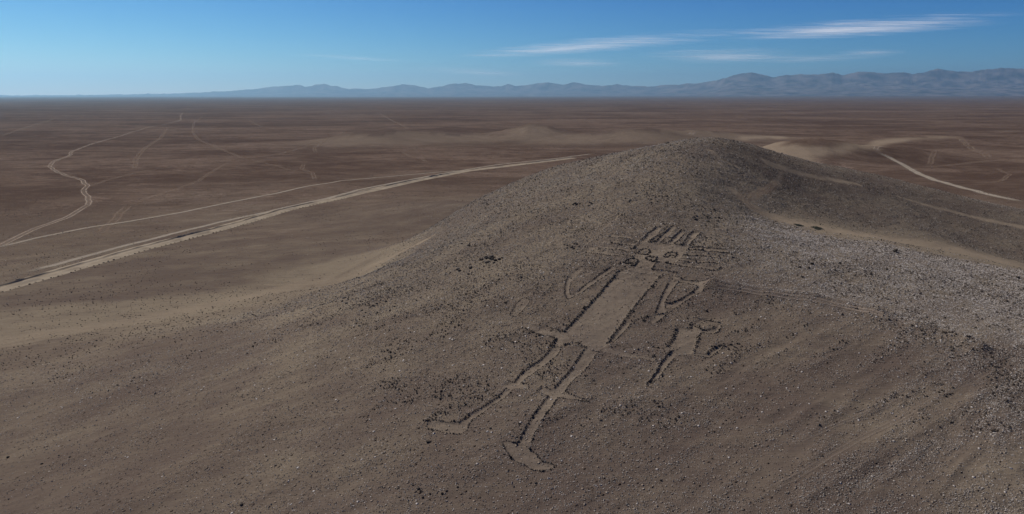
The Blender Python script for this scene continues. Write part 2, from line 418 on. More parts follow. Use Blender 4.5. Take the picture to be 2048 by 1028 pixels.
MINOR = [ # name, label, category, cleared parts, rims
 ('oval_geoglyph', 'small rounded oblong outlined in stones on the slope left of the giant', 'geoglyph', [OVAL], [(OVAL, True, .15, .24)]),
 ('stone_ring', 'small open ring of dark stones below the giant\'s left-hand foot', 'stone ring', [], [(ell(CG, 410, 705, 45, 24, 14, 20, 330), False, .2, .34)]),
 ('stone_ring', 'round stone ring on the pale rocky slope below the small green shrubs', 'stone ring', [], [(ell(CP, 1534, 492, 7, 3.6), True, .25, .36)]),
 ('stone_ring', 'open arc of stones nearest the small shrubs, above the round ring', 'stone ring', [], [(ell(CP, 1551, 470, 12, 3.5, 20, 30, 300), False, .25, .34)]),
 ('circle_geoglyph', 'lower of two pale cleared circles left of the headdress, with a stone core', 'geoglyph', [('ring', CB, 195, 485, 90, 34)], [(ell(CB, 195, 478, 40, 12), True, .3, .26)]),
 ('circle_geoglyph', 'upper of two pale cleared circles left of the headdress, beyond the long line', 'geoglyph', [('ring', CB, 510, 175, 115, 40)], [(ell(CB, 510, 172, 55, 15), True, .3, .26)]),
 ('line_geoglyph', 'long pale cleared line crossed by short strokes, up left of the headdress', 'geoglyph',
   [strip(crop(*CB, [(1180,60),(1100,125),(1000,195),(900,270),(770,385),(690,450),(600,535)]), 1.0, 1.0), strip(crop(*CB, [(570,385),(470,430),(370,485)]), 1.0, .8), strip(crop(*CB, [(200,315),(300,345),(400,375),(520,410)]), .9, .9), strip(crop(*CB, [(540,50),(680,110),(900,190)]), .9, .9)],
   [(crop(*CB, [(900,285),(840,330),(770,390)]), False, .2, .24), (crop(*CB, [(570,380),(500,425),(370,480)]), False, .25, .26)]),
]

# ------------------------------------------------------------------ local maps of the ground
def interp_map(vals, width=16.0):
    P = ground_hit([v[0] for v in vals], [v[1] for v in vals]); z = np.array([v[2] for v in vals], float)
    gx, gy = np.meshgrid(TX[::2], TY[::2])
    num = np.zeros_like(gx); den = np.full(gx.shape, 1e-9)
    for (x, y), v in zip(P, z):
        w = max(width, 0.055 * y)
        g = np.exp(-((gx - x) ** 2 + (gy - y) ** 2) / (w * w)) + 1e-5 / (1 + ((gx - x) ** 2 + (gy - y) ** 2) / 2500)
        num += g * v; den += g
    T = num / den
    def ev(x, y):
        u = np.clip((x - TX[0]) / 5.0, 0, T.shape[1] - 1.001); v = np.clip((y - TY[0]) / 5.0, 0, T.shape[0] - 1.001)
        i = u.astype(int); j = v.astype(int); fu = u - i; fv = v - j
        return (T[j, i] * (1 - fu) + T[j, i + 1] * fu) * (1 - fv) + (T[j + 1, i] * (1 - fu) + T[j + 1, i + 1] * fu) * fv
    return ev

ROCKV = [(0,1028,.15),(0,850,.12),(0,700,.08),(150,760,.35),(250,850,.15),(250,760,.5),(330,790,.4),(250,690,.12),(350,950,.2),(500,950,.35),(500,850,.3),(500,760,.25),(600,1000,.35),(700,900,.45),(700,800,.5),(700,700,.5),
 (600,650,.5),(500,665,.3),(600,605,.55),(850,600,.9),(850,700,.7),(750,600,.9),(950,520,1),(820,545,.8),(1000,450,.9),(1000,700,.7),(900,800,.5),(1000,900,.35),(900,900,.6),(1100,1000,.35),(800,1000,.4),(1200,900,.75),(1200,1000,.45),
 (1150,800,.7),(1300,850,.55),(1300,750,.6),(1500,750,.5),(1500,650,.6),(1400,950,.35),(1550,850,.25),(1600,750,.25),(1700,800,.3),(1700,700,.35),(1700,950,.5),(1900,950,.7),(2048,1028,.8),(2048,850,.85),(1850,800,.6),(2048,720,.8),
 (1900,650,.95),(1800,600,.95),(2048,600,1),(1800,540,1),(1650,520,1),(1650,600,.8),(1550,550,.9),(1500,480,1),(1400,420,1),(1300,400,1),(1200,450,1),(1100,450,1),(1150,380,.9),(1250,330,1),(1400,290,1),(1400,350,.9),
 (1550,350,.75),(1600,400,.8),(1700,430,.85),(1850,440,.85),(2000,470,.75),(1950,420,.65),(1650,370,.65),(2000,525,0),(1850,492,0),(1750,475,.1),(740,540,.0),(500,605,.05),(300,640,.05),(100,660,.05),
 (300,560,.08),(600,480,.08),(750,460,.25),(500,540,.12),(850,420,.3),(100,600,.06),(950,390,.35),(620,300,0),(1700,400,.75),(830,502,.8),(860,490,.95),(900,470,.95),(900,448,.8),(930,430,.9),(960,408,.95),(1000,390,1),(1050,365,1),(1100,345,1),(780,528,.6),(850,455,.6),(700,480,.2),(800,440,.4)]
PALEV = [(1640,586,1),(1740,606,1.1),(1830,636,1.2),(1900,664,1.1),(1700,650,.2),(1850,715,.25),(0,1000,.2),(250,765,.75),(200,900,.3),(700,900,.3),(900,950,.5),(1000,800,.3),(1250,860,.75),(1250,950,.4),(1000,650,.35),(850,600,.3),(1000,500,.3),(1200,500,.4),(1250,600,.3),(1400,600,.3),(1500,700,.35),(1600,800,.25),(1500,900,.2),
 (1750,900,.6),(1950,800,.75),(2048,900,.8),(1850,650,1),(2000,600,1),(1750,560,.95),(1650,600,.8),(1650,520,.9),(1500,520,.55),(1900,560,1),(1400,480,.4),(1300,400,.35),(1250,330,.45),(1400,290,.5),(1550,350,.1),(1700,430,.25),(1850,440,.25),(2000,470,.2),(300,600,.1)]
DARKV = [(1640,586,.1),(1740,606,.0),(1830,636,.0),(1700,650,.7),(1820,690,.7),(1560,620,.5),(0,1000,.5),(0,850,.55),(150,800,.5),(60,740,.4),(300,950,.5),(500,850,.45),(300,560,.5),(600,480,.45),(500,600,.0),(740,538,.0),(250,645,.1),(900,550,.15),(1000,450,.2),(1200,450,.15),(1400,290,.3),(1300,340,.1),(1400,380,.0),(1550,320,.45),(1500,370,.2),(1500,420,.0),(850,455,.45),(900,455,.35),(930,425,.35),(960,408,.35),(1000,390,.3),(700,470,.45),(1200,350,.1),(1100,400,.15),
 (1650,380,.35),(1750,420,.35),(1900,440,.3),(1950,420,.4),(1850,400,.4),(2000,525,.0),(1800,480,.0),(1700,540,.2),(1900,600,.2),(1650,680,.55),(1500,800,.65),(1300,950,.7),(1100,950,.6),(1700,850,.5),(1950,900,.3),(1000,700,.3),(1000,820,.45),(1250,750,.45),(700,700,.3),(700,950,.4),(800,430,.5),(1050,400,.3)]
ROCKM = interp_map(ROCKV); PALEM = interp_map(PALEV, 20); DARKM = interp_map(DARKV, 18)

STREAKS = [ # bare sand lanes on the hill (photograph pixels, width start, width end)
 ([(1533,325),(1590,346),(1653,358),(1716,370)], 3, 2), ([(1470,385),(1500,412),(1545,434),(1620,451),(1700,467),(1790,480),(1900,499),(2048,534)], 3, 13),
 ([(1560,345),(1553,365),(1520,385),(1505,400)], 1.5, 2), ([(1420,300),(1440,318),(1475,335)], 1.5, 1.5), ([(740,533),(800,504),(865,472)], 5, 1.5), ([(1800,395),(1900,420),(2048,455)], 1.5, 3), ([(-60,700),(100,668),(300,638),(500,594),(600,566),(740,534)], 9, 6)]

# streaked drifts run up to the right in the photograph
SA = R(37)
def along(x, y): return x * math.cos(SA) + y * math.sin(SA), -x * math.sin(SA) + y * math.cos(SA)

near = (MX > -330) & (MX < 520) & (MY > 60) & (MY < 700)
rock = np.full(H.shape, 0.04); pale = np.full(H.shape, .15); dark = np.full(H.shape, .45); cleared = np.zeros(H.shape); sandy = np.zeros(H.shape)
nm = np.zeros(H.shape)
edge = sstep(MX, -330, -270) * (1 - sstep(MX, 440, 520)) * sstep(MY, 60, 70) * (1 - sstep(MY, 600, 700))
sx_, sy_ = along(MX[near], MY[near])
rk = ROCKM(MX[near], MY[near])
stre = fbm(sx_, sy_ * 7, 16, 3, 77)
gR = np.exp(-((MX[near] - 75) / 45) ** 2 - ((MY[near] - 115) / 38) ** 2)
rk = np.clip(rk + (0.22 + .5 * gR) * stre + 0.18 * fbm(MX[near], MY[near], 14, 4, 11), 0, 1)
hz = base_h(MX[near], MY[near])
on_hill = sstep(hz, 1.5, 6)
rock[near] = rock[near] * (1 - edge[near]) + edge[near] * rk * (0.25 + 0.75 * on_hill)
pale[near] = pale[near] * (1 - edge[near]) + edge[near] * np.clip(PALEM(MX[near], MY[near]) + .15 * fbm(MX[near], MY[near], 9, 3, 61), 0, 1)
dark[near] = dark[near] * (1 - edge[near]) + edge[near] * np.clip(DARKM(MX[near], MY[near]) + .3 * fbm(sx_, sy_ * 2.5, 30, 3, 62), 0, 1)
for P, w0, w1 in STREAKS:
    Q = crop(*CP, P)
    poly = resample(Q, 3)
    bx = near & (MX > poly[:, 0].min() - 20) & (MX < poly[:, 0].max() + 20) & (MY > poly[:, 1].min() - 20) & (MY < poly[:, 1].max() + 20)
    x, y = MX[bx], MY[bx]
    d = np.full(x.shape, 1e9); n = len(poly)
    for i in range(n):
        w = w0 + (w1 - w0) * i / (n - 1)
        d = np.minimum(d, np.hypot(x - poly[i, 0], y - poly[i, 1]) / w)
    d = d + .35 * fbm(x, y, 5, 3, 9)
    s = (1 - sstep(d, .35, 1.45)) * (1.0 if w1 != 6 else .55)
    rock[bx] *= 1 - s; s = s * (.75 + .5 * fbm(x, y, 25, 3, 10)); sandy[bx] = np.maximum(sandy[bx], s); dark[bx] *= 1 - s
# far sandy patches
for gx, gy, A, sx, sy in GAUSS[:6]:
    g = np.exp(-((MX - gx) / (sx * .75)) ** 2 - ((MY - gy - 20) / (sy * .8)) ** 2)
    dark += (1.0 - dark) * sstep(g + .25 * fbm(MX, MY, 40, 3, 4), .35, .75) * (MY > 900)
    g = np.exp(-((MX - gx) / (sx * 1.8)) ** 2 - ((MY - gy + 70) / (sy * 1.1)) ** 2)
    sandy = np.maximum(sandy, .4 * sstep(g + .3 * fbm(MX, MY, 50, 3, 6), .4, .9) * (MY > 900) * (dark < .7))
SP = crop(*CP, [(1512,289),(1560,293),(1640,291),(1700,285),(1740,279),(1850,273),(1935,274),(1850,279),(1795,285),(1765,292),(1752,301),(1700,307),(1680,309),(1640,319),(1610,328),(1570,318),(1535,306)])
bx = (MX > SP[:, 0].min() - 60) & (MX < SP[:, 0].max() + 60) & (MY > SP[:, 1].min() - 60) & (MY < SP[:, 1].max() + 60) & (MY > 560)
ins = in_poly(MX[bx], MY[bx], SP); d = dist_line(MX[bx], MY[bx], SP, True); d = np.where(ins, d, -d) + 14 * fbm(MX[bx], MY[bx], 45, 3, 3)
sandy[bx] = np.maximum(sandy[bx], sstep(d, -8, 12))
SP2 = crop(*CP, [(1485,277),(1520,274),(1560,274),(1555,277)])
bx = (MX > 250) & (MX < 900) & (MY > 1000) & (MY < 2200)
sandy[bx] = np.maximum(sandy[bx], 1 - sstep(dist_line(MX[bx], MY[bx], SP2), 8, 22))

# relief: rough ground, drifts, gullies, the fold of the right hand slope
x, y = MX[near], MY[near]
rl = rock[near]
dz = rl * (0.32 * fbm(x, y, 5.0, 3, 21) + .16 * fbm(x, y, 1.6, 2, 22)) * (1 - .5 * sstep(y, 300, 450))
dz += 0.13 * stre * edge[near] + .9 * fbm(x, y, 26, 3, 41) * edge[near] * on_hill
g = np.exp(-((x - 75) / 45) ** 2 - ((y - 115) / 38) ** 2)
dz += g * 0.45 * fbm(sx_, sy_ * 5, 30, 3, 91, ridged=True)
H[near] += dz * edge[near]
fold = resample(crop(*CP, [(1425,572),(1500,582),(1640,602),(1720,622),(1790,645),(1900,672),(1960,700)]), 3)
bx = near & (MX > 30) & (MX < 190) & (MY > 100) & (MY < 240)
d = dist_line(MX[bx], MY[bx], fold)
fo = np.exp(-(d / 2.4) ** 2) * (1 + .5 * fbm(MX[bx], MY[bx], 6, 3, 8)) * 1.7
H[bx] += fo
# dune flutes on the sandy hill beyond the crest
bx = (MX > 250) & (MX < 760) & (MY > 780) & (MY < 1150)
H[bx] += 1.6 * sandy[bx] * fbm(MX[bx] * 1.0 + MY[bx] * .5, MY[bx] * .25, 26, 2, 14, ridged=True)

# cleared ground and banks of the figures
face_owner = np.full((len(GY) - 1, len(GX) - 1), -1, np.int32)
FX = (GX[1:] + GX[:-1]) / 2; FY = (GY[1:] + GY[:-1]) / 2
OWN = []
def carve(poly, strength=1.0, tint=0.0):
    x0, y0 = poly.min(0) - 3; x1, y1 = poly.max(0) + 3
    i0, i1 = np.searchsorted(GX, [x0, x1]); j0, j1 = np.searchsorted(GY, [y0, y1])
    sx, sy = MX[j0:j1, i0:i1], MY[j0:j1, i0:i1]
    ins = in_poly(sx, sy, poly); d = dist_line(sx, sy, poly, True)
    s = np.where(ins, d, -d)
    c = sstep(s, -.25, .45) * strength
    cleared[j0:j1, i0:i1] = np.maximum(cleared[j0:j1, i0:i1], c)
    if tint: sandy[j0:j1, i0:i1] = np.maximum(sandy[j0:j1, i0:i1], tint * c)
    return i0, i1, j0, j1
def own(poly, idx):
    x0, y0 = poly.min(0); x1, y1 = poly.max(0)
    i0, i1 = np.searchsorted(FX, [x0, x1]); j0, j1 = np.searchsorted(FY, [y0, y1])
    gx, gy = np.meshgrid(FX[i0:i1], FY[j0:j1])
    ins = in_poly(gx, gy, poly)
    sub = face_owner[j0:j1, i0:i1]
    sub[ins & (sub < 0)] = idx
bankh = np.zeros(H.shape)
def bank(P, closed, w, hgt):
    P = resample(P, 2.0, closed)
    x0, y0 = P.min(0) - 3; x1, y1 = P.max(0) + 3
    i0, i1 = np.searchsorted(GX, [x0, x1]); j0, j1 = np.searchsorted(GY, [y0, y1])
    d = dist_line(MX[j0:j1, i0:i1], MY[j0:j1, i0:i1], P)
    bankh[j0:j1, i0:i1] = np.maximum(bankh[j0:j1, i0:i1], hgt * np.exp(-(d / (w * .5 + .22)) ** 2))

PARTS = []     # (group key, part name, polygons, rims)
for nm_, poly, rims in GIANT: PARTS.append(('giant', nm_, [poly] if poly is not None else [], rims))
for nm_, poly, rims in SMALL: PARTS.append(('small', nm_, [poly], [(a_, b_, w_, s_ * 1.35) for a_, b_, w_, s_ in rims]))
for k, (nm_, lab, cat, polys, rims) in enumerate(MINOR):
    pp = []
    for p in polys:
        if isinstance(p, tuple):
            pp.append(strip(np.vstack([ell(p[1], *p[2:]), ell(p[1], *p[2:])[:1]]), 1.0, 1.0))
        else: pp.append(p)
    PARTS.append((k, nm_, pp, rims))
for idx, (key, nm_, polys, rims) in enumerate(PARTS):
    for p in polys:
        carve(p, .75 if nm_ in ('circle_geoglyph', 'line_geoglyph', 'oval_geoglyph') else 1.0, .35 if nm_ in ('headdress_ray', 'circle_geoglyph', 'line_geoglyph') else 0.0)
        own(p, idx)
    for P, closed, w, sz in rims:
        bank(P, closed, w * .3, .10 if sz > .33 else .05)
H -= .20 * cleared * (H > 1)
H += bankh
rock *= 1 - .68 * cleared
dark *= 1 - .35 * cleared
rock = np.clip(rock + .5 * np.minimum(bankh * 5, 1) * (1 - cleared), 0, 1)

# ------------------------------------------------------------------ materials
def new_mat(name):
    m = bpy.data.materials.new(name); m.use_nodes = True
    t = m.node_tree; t.nodes.clear()
    return m, t
class NB:
    def __init__(s, t): s.t = t
    def n(s, typ, **kw):
        nd = s.t.nodes.new(typ)
        for k, v in kw.items(): setattr(nd, k, v)
        return nd
    def l(s, a, b): s.t.links.new(a, b)
    def put(s, sock, v):
        if hasattr(v, 'is_output') or isinstance(v, bpy.types.NodeSocket): s.l(v, sock)
        else: sock.default_value = v
    def math(s, op, a, b=None, c=None, clamp=False):
        nd = s.n('ShaderNodeMath', operation=op, use_clamp=clamp)
        s.put(nd.inputs[0], a)
        if b is not None: s.put(nd.inputs[1], b)
        if c is not None: s.put(nd.inputs[2], c)
        return nd.outputs[0]
    def mix(s, f, a, b):
        nd = s.n('ShaderNodeMix', data_type='RGBA')
        s.put(nd.inputs[0], f); s.put(nd.inputs[6], a); s.put(nd.inputs[7], b)
        return nd.outputs[2]
    def ramp(s, v, lo, hi, a=0.0, b=1.0):
        nd = s.n('ShaderNodeMapRange', interpolation_type='SMOOTHSTEP')
        s.put(nd.inputs[0], v); nd.inputs[1].default_value = lo; nd.inputs[2].default_value = hi
        nd.inputs[3].default_value = a; nd.inputs[4].default_value = b
        return nd.outputs[0]
    def noise(s, vec, scale, detail=3, rough=.55, out=0, dist=0):
        nd = s.n('ShaderNodeTexNoise'); s.l(vec, nd.inputs['Vector'])
        nd.inputs['Scale'].default_value = scale; nd.inputs['Detail'].default_value = detail
        nd.inputs['Roughness'].default_value = rough; nd.inputs['Distortion'].default_value = dist
        return nd.outputs[out]
    def attr(s, name):
        return s.n('ShaderNodeAttribute', attribute_type='GEOMETRY', attribute_name=name).outputs['Fac']
    def mapping(s, vec, scale=(1, 1, 1), rot=(0, 0, 0)):
        nd = s.n('ShaderNodeMapping'); s.l(vec, nd.inputs[0]); nd.inputs['Scale'].default_value = scale; nd.inputs['Rotation'].default_value = rot
        return nd.outputs[0]

def rgb(r, g, b, k=1.0):
    return (r * k * .82, g * k * .805, b * k * .805, 1)

def ground_material():
    m, t = new_mat('desert_ground'); b = NB(t)
    geo = b.n('ShaderNodeNewGeometry').outputs['Position']
    rock = b.attr('rock'); pale = b.attr('pale'); dark = b.attr('dark'); clr = b.attr('cleared'); sand = b.attr('sandy'); near = b.attr('near')
    big = b.noise(geo, .012, 3, .55); mid = b.noise(geo, .07, 4, .6); fine = b.noise(geo, .9, 4, .65)
    st = b.mapping(geo, (.05, .5, .2), (0, 0, -SA)); streak = b.noise(st, 1.0, 4, .6)
    # loose ground: mauve brown to tan
    f = b.math('ADD', b.math('MULTIPLY', mid, .9), b.math('MULTIPLY', streak, .7))
    f = b.math('SUBTRACT', f, b.math('MULTIPLY', dark, .75))
    f = b.ramp(f, .15, .95)
    col = b.mix(f, rgb(.110, .087, .069), rgb(.180, .148, .106))
    # plain: darker red brown with paler washes
    wash1 = b.noise(b.mapping(geo, (.0016, .0032, .003)), 1.0, 6, .68, dist=.6)
    wash2 = b.noise(b.mapping(geo, (.010, .012, .01)), 1.0, 5, .7, dist=1.2)
    w = b.ramp(b.math('ADD', b.math('ADD', b.math('MULTIPLY', wash1, .38), b.math('MULTIPLY', wash2, .36)), b.math('MULTIPLY', b.noise(b.mapping(geo, (.05, .09, .05)), 1.0, 5, .75), .26)), .42, .60)
    pcol = b.mix(w, rgb(.060, .038, .027), rgb(.132, .094, .068))
    thin = b.noise(b.mapping(geo, (.004, .011, .01)), 1.0, 7, .72, dist=2.5)
    ln = b.math('SUBTRACT', 1.0, b.math('MULTIPLY', b.math('ABSOLUTE', b.math('SUBTRACT', thin, .5)), 55.0), clamp=True)
    pcol = b.mix(b.math('MULTIPLY', ln, b.ramp(wash1, .44, .58, 0, .65)), pcol, rgb(.27, .20, .155))
    col = b.mix(near, pcol, col)
    col = b.mix(b.math('MULTIPLY', sand, b.ramp(fine, .2, .7, .85, .6)), col, rgb(.235, .188, .135))
    col = b.mix(b.math('MULTIPLY', clr, .34), col, b.mix(b.ramp(fine, .35, .65), rgb(.135, .112, .090), rgb(.24, .20, .155)))
    col = b.mix(b.math('MULTIPLY', b.ramp(fine, .35, .75), .22), col, rgb(.08, .06, .05))
    peb = b.n('ShaderNodeTexVoronoi'); peb.inputs['Scale'].default_value = .55; b.l(geo, peb.inputs['Vector'])
    pse = b.n('ShaderNodeSeparateColor'); b.l(peb.outputs['Color'], pse.inputs[0])
    pm = b.math('MULTIPLY', b.math('LESS_THAN', pse.outputs[0], b.ramp(mid, .42, .62, .04, .38)), b.ramp(peb.outputs['Distance'], .5, .25))
    pm = b.math('MULTIPLY', pm, b.math('SUBTRACT', 1.0, b.math('ADD', rock, sand, clamp=True), clamp=True))
    pm = b.math('MULTIPLY', pm, b.ramp(near, 1.0, .4))
    col = b.mix(b.math('MULTIPLY', pm, .6), col, rgb(.04, .028, .022))
    # stones: cells of two sizes
    hts = []
    for sc, k, dens in ((3.1, 1.0, .95), (6.5, .6, 1.0), (1.35, 1.0, .42)):
        v = b.n('ShaderNodeTexVoronoi'); v.inputs['Scale'].default_value = sc; b.l(geo, v.inputs['Vector'])
        sep = b.n('ShaderNodeSeparateColor'); b.l(v.outputs['Color'], sep.inputs[0])
        on = b.math('LESS_THAN', sep.outputs[0], b.math('MULTIPLY', rock, dens))
        body = b.ramp(v.outputs['Distance'], .42 , .28)
        msk = b.math('MULTIPLY', on, body)
        tone = b.math('ADD', b.math('MULTIPLY', sep.outputs[1], 1.0), b.math('MULTIPLY', b.math('SUBTRACT', pale, .5), .5))
        sc_ = b.mix(b.ramp(tone, .25, .95), rgb(.072, .056, .043), rgb(.28, .232, .185))
        sc_ = b.mix(b.math('GREATER_THAN', sep.outputs[2], b.math('SUBTRACT', 1.0, b.math('MULTIPLY', pale, .22))), sc_, rgb(.52, .49, .46))
        col = b.mix(b.math('MULTIPLY', msk, .9), col, sc_)
        hts.append(b.math('MULTIPLY', b.math('MULTIPLY', msk, b.math('SUBTRACT', .5, v.outputs['Distance'])), .5 * k / sc * 3.0))
    hsum = b.math('ADD', b.math('ADD', hts[0], hts[1]), hts[2])
    col = b.mix(b.math('MULTIPLY', b.math('MULTIPLY', dark, .45), b.math('SUBTRACT', 1.0, sand)), col, rgb(.062, .043, .036))
    fs = b.noise(b.mapping(geo, (.28, 2.4, .8), (0, 0, -SA)), 1.0, 3, .6)
    hsum = b.math('ADD', hsum, b.math('MULTIPLY', fs, b.math('MULTIPLY', near, .12)))
    hsum = b.math('ADD', hsum, b.math('MULTIPLY', fine, b.math('ADD', .09, b.math('MULTIPLY', rock, .10))))
    hsum = b.math('ADD', hsum, b.math('MULTIPLY', streak, b.math('MULTIPLY', near, .25)))
    hsum = b.math('ADD', hsum, b.math('MULTIPLY', b.noise(geo, .25, 4, .65), b.math('MULTIPLY', b.math('SUBTRACT', 1.0, near), .5)))
    bump = b.n('ShaderNodeBump'); bump.inputs['Strength'].default_value = .9; bump.inputs['Distance'].default_value = 1.0
    b.l(hsum, bump.inputs['Height'])
    p = b.n('ShaderNodeBsdfPrincipled'); b.l(col, p.inputs['Base Color']); p.inputs['Roughness'].default_value = .9
    p.inputs['Specular IOR Level'].default_value = 0.0
    b.l(bump.outputs[0], p.inputs['Normal'])
    o = b.n('ShaderNodeOutputMaterial'); b.l(p.outputs[0], o.inputs[0])
    return m

def stone_material(name, dk, lt, rough=.75, spec=.35):
    m, t = new_mat(name); b = NB(t)
    geo = b.n('ShaderNodeNewGeometry').outputs['Position']
    tone = b.attr('tone')
    nz = b.noise(geo, 6.0, 3, .6)
    col = b.mix(b.math('ADD', b.math('MULTIPLY', tone, .8), b.math('MULTIPLY', nz, .2)), dk, lt)
    p = b.n('ShaderNodeBsdfPrincipled'); b.l(col, p.inputs['Base Color']); p.inputs['Roughness'].default_value = rough
    p.inputs['Specular IOR Level'].default_value = spec
    o = b.n('ShaderNodeOutputMaterial'); b.l(p.outputs[0], o.inputs[0])
    return m

def simple_material(name, c1, c2, scale, rough=.9, bump=0.0, stretch=(1, 1, 1)):
    m, t = new_mat(name); b = NB(t)
    geo = b.mapping(b.n('ShaderNodeNewGeometry').outputs['Position'], stretch)
    nz = b.noise(geo, scale, 5, .6)
    col = b.mix(b.ramp(nz, .3, .7), c1, c2)
    p = b.n('ShaderNodeBsdfPrincipled'); b.l(col, p.inputs['Base Color']); p.inputs['Roughness'].default_value = rough
    p.inputs['Specular IOR Level'].default_value = 0.0
    if bump:
        bn = b.n('ShaderNodeBump'); bn.inputs['Distance'].default_value = bump; b.l(nz, bn.inputs['Height']); b.l(bn.outputs[0], p.inputs['Normal'])
    o = b.n('ShaderNodeOutputMaterial'); b.l(p.outputs[0], o.inputs[0])
    return m

def track_material(name, c, strength, ruts=True, patchy=.5):
    """worn wheel tracks: v attribute runs across (-1..1)"""
    m, t = new_mat(name); b = NB(t)
    geo = b.n('ShaderNodeNewGeometry').outputs['Position']
    v = b.attr('across'); e = b.attr('ends')
    av = b.math('ABSOLUTE', v)
    n1 = b.noise(geo, .05, 4, .65); n2 = b.noise(geo, .5, 4, .7)
    av2 = b.math('ADD', av, b.math('MULTIPLY', b.math('SUBTRACT', n2, .5), .35))
    soft = b.ramp(av2, .95, .45)
    if ruts:
        rut = b.math('SUBTRACT', 1.0, b.math('MULTIPLY', b.math('ABSOLUTE', b.math('SUBTRACT', av2, .5)), 3.6), clamp=True)
        soft = b.math('ADD', b.math('MULTIPLY', soft, .35), b.math('MULTIPLY', rut, .75))
    a = b.math('MULTIPLY', soft, b.ramp(n1, .5 - patchy * .45, .5 + patchy * .1, 1 - patchy, 1.0))
    a = b.math('MULTIPLY', b.math('MULTIPLY', a, e), strength, clamp=True)
    p = b.n('ShaderNodeBsdfPrincipled'); p.inputs['Roughness'].default_value = .9; p.inputs['Specular IOR Level'].default_value = 0.0
    b.l(b.mix(n2, c, rgb(c[0] * .8, c[1] * .8, c[2] * .78)), p.inputs['Base Color'])
    tr_ = b.n('ShaderNodeBsdfTransparent'); mx = b.n('ShaderNodeMixShader')
    b.l(a, mx.inputs[0]); b.l(tr_.outputs[0], mx.inputs[1]); b.l(p.outputs[0], mx.inputs[2])
    o = b.n('ShaderNodeOutputMaterial'); b.l(mx.outputs[0], o.inputs[0])
    return m

M_GROUND = ground_material()
M_RIM = stone_material('rim_stone', rgb(.024, .020, .017), rgb(.15, .125, .10), .8, .05)
M_SCAT = stone_material('loose_stone', rgb(.065, .052, .040), rgb(.50, .455, .40), .6, .12)
M_BOULDER = stone_material('dark_boulder', rgb(.018, .016, .014), rgb(.085, .070, .058), .75, .05)
M_ROCK = stone_material('brown_rock', rgb(.045, .036, .028), rgb(.16, .13, .10), .75, .05)
M_SAND = simple_material('drifted_sand', rgb(.215, .178, .13), rgb(.27, .228, .17), .12, bump=.1)
M_TRACK = track_material('faint_track', rgb(.28, .21, .155), .5, True, .6)
M_TRACK2 = track_material('worn_track', rgb(.34, .275, .215), .8, True, .3)
M_SCRAPE = track_material('scraped_path', rgb(.27, .22, .175), .42, True, .7)
M_ROAD = track_material('graded_road', rgb(.34, .295, .235), .8, False, .12)
M_MTN = simple_material('mountain_rock', rgb(.028, .026, .028), rgb(.17, .145, .135), .0016, bump=0)

# ------------------------------------------------------------------ ground sheet and the figures cut out of the same sheet
VERTS = np.stack([MX.ravel(), MY.ravel(), H.ravel()], 1)
_r = np.hypot(MX, MY)
NEARA = 1 - sstep(_r + 120 * fbm(MX, MY, 90, 3, 19), 330, 900)
NEARA = np.maximum(NEARA, sstep(base_h(MX, MY), 2, 8) * (1 - sstep(_r, 600, 900)))
for _gx, _gy, _A, _sx, _sy in GAUSS[:6]:
    NEARA = np.maximum(NEARA, .5 * np.exp(-((MX - _gx) / (_sx * 1.5)) ** 2 - ((MY - _gy + 60) / (_sy * 1.6)) ** 2))
# carry the pebbly look of the lower slopes a little over the plain
ATT = dict(rock=rock.ravel(), pale=pale.ravel(), dark=dark.ravel(), cleared=cleared.ravel(), sandy=sandy.ravel(), near=NEARA.ravel())
NXG = len(GX)
jj, ii = np.meshgrid(np.arange(len(GY) - 1), np.arange(NXG - 1), indexing='ij')
v00 = jj * NXG + ii
QUADS = np.stack([v00, v00 + 1, v00 + 1 + NXG, v00 + NXG], -1).reshape(-1, 4)
OWNER = face_owner.ravel()

def sheet(name, sel, parent=None, origin=(0, 0, 0)):
    F = QUADS[sel]
    u, inv = np.unique(F, return_inverse=True)
    return mesh_np(name, VERTS[u], inv.reshape(F.shape), M_GROUND, parent, True, {k: v[u] for k, v in ATT.items()}, origin)
tag(sheet('ground', OWNER < 0), kind='structure')

# base stones: jittered low polyhedra
def icosa():
    p = (1 + 5 ** .5) / 2
    v = np.array([(-1,p,0),(1,p,0),(-1,-p,0),(1,-p,0),(0,-1,p),(0,1,p),(0,-1,-p),(0,1,-p),(p,0,-1),(p,0,1),(-p,0,-1),(-p,0,1)], float)
    v /= np.linalg.norm(v[0])
    f = np.array([(0,11,5),(0,5,1),(0,1,7),(0,7,10),(0,10,11),(1,5,9),(5,11,4),(11,10,2),(10,7,6),(7,1,8),(3,9,4),(3,4,2),(3,2,6),(3,6,8),(3,8,9),(4,9,5),(2,4,11),(6,2,10),(8,6,7),(9,8,1)])
    return v, f
OCT_V = np.array([(1,0,0),(-1,0,0),(0,1,0),(0,-1,0),(0,0,1),(0,0,-.6)], float)
OCT_F = np.array([(0,2,4),(2,1,4),(1,3,4),(3,0,4),(2,0,5),(1,2,5),(3,1,5),(0,3,5)])
ICO_V, ICO_F = icosa()

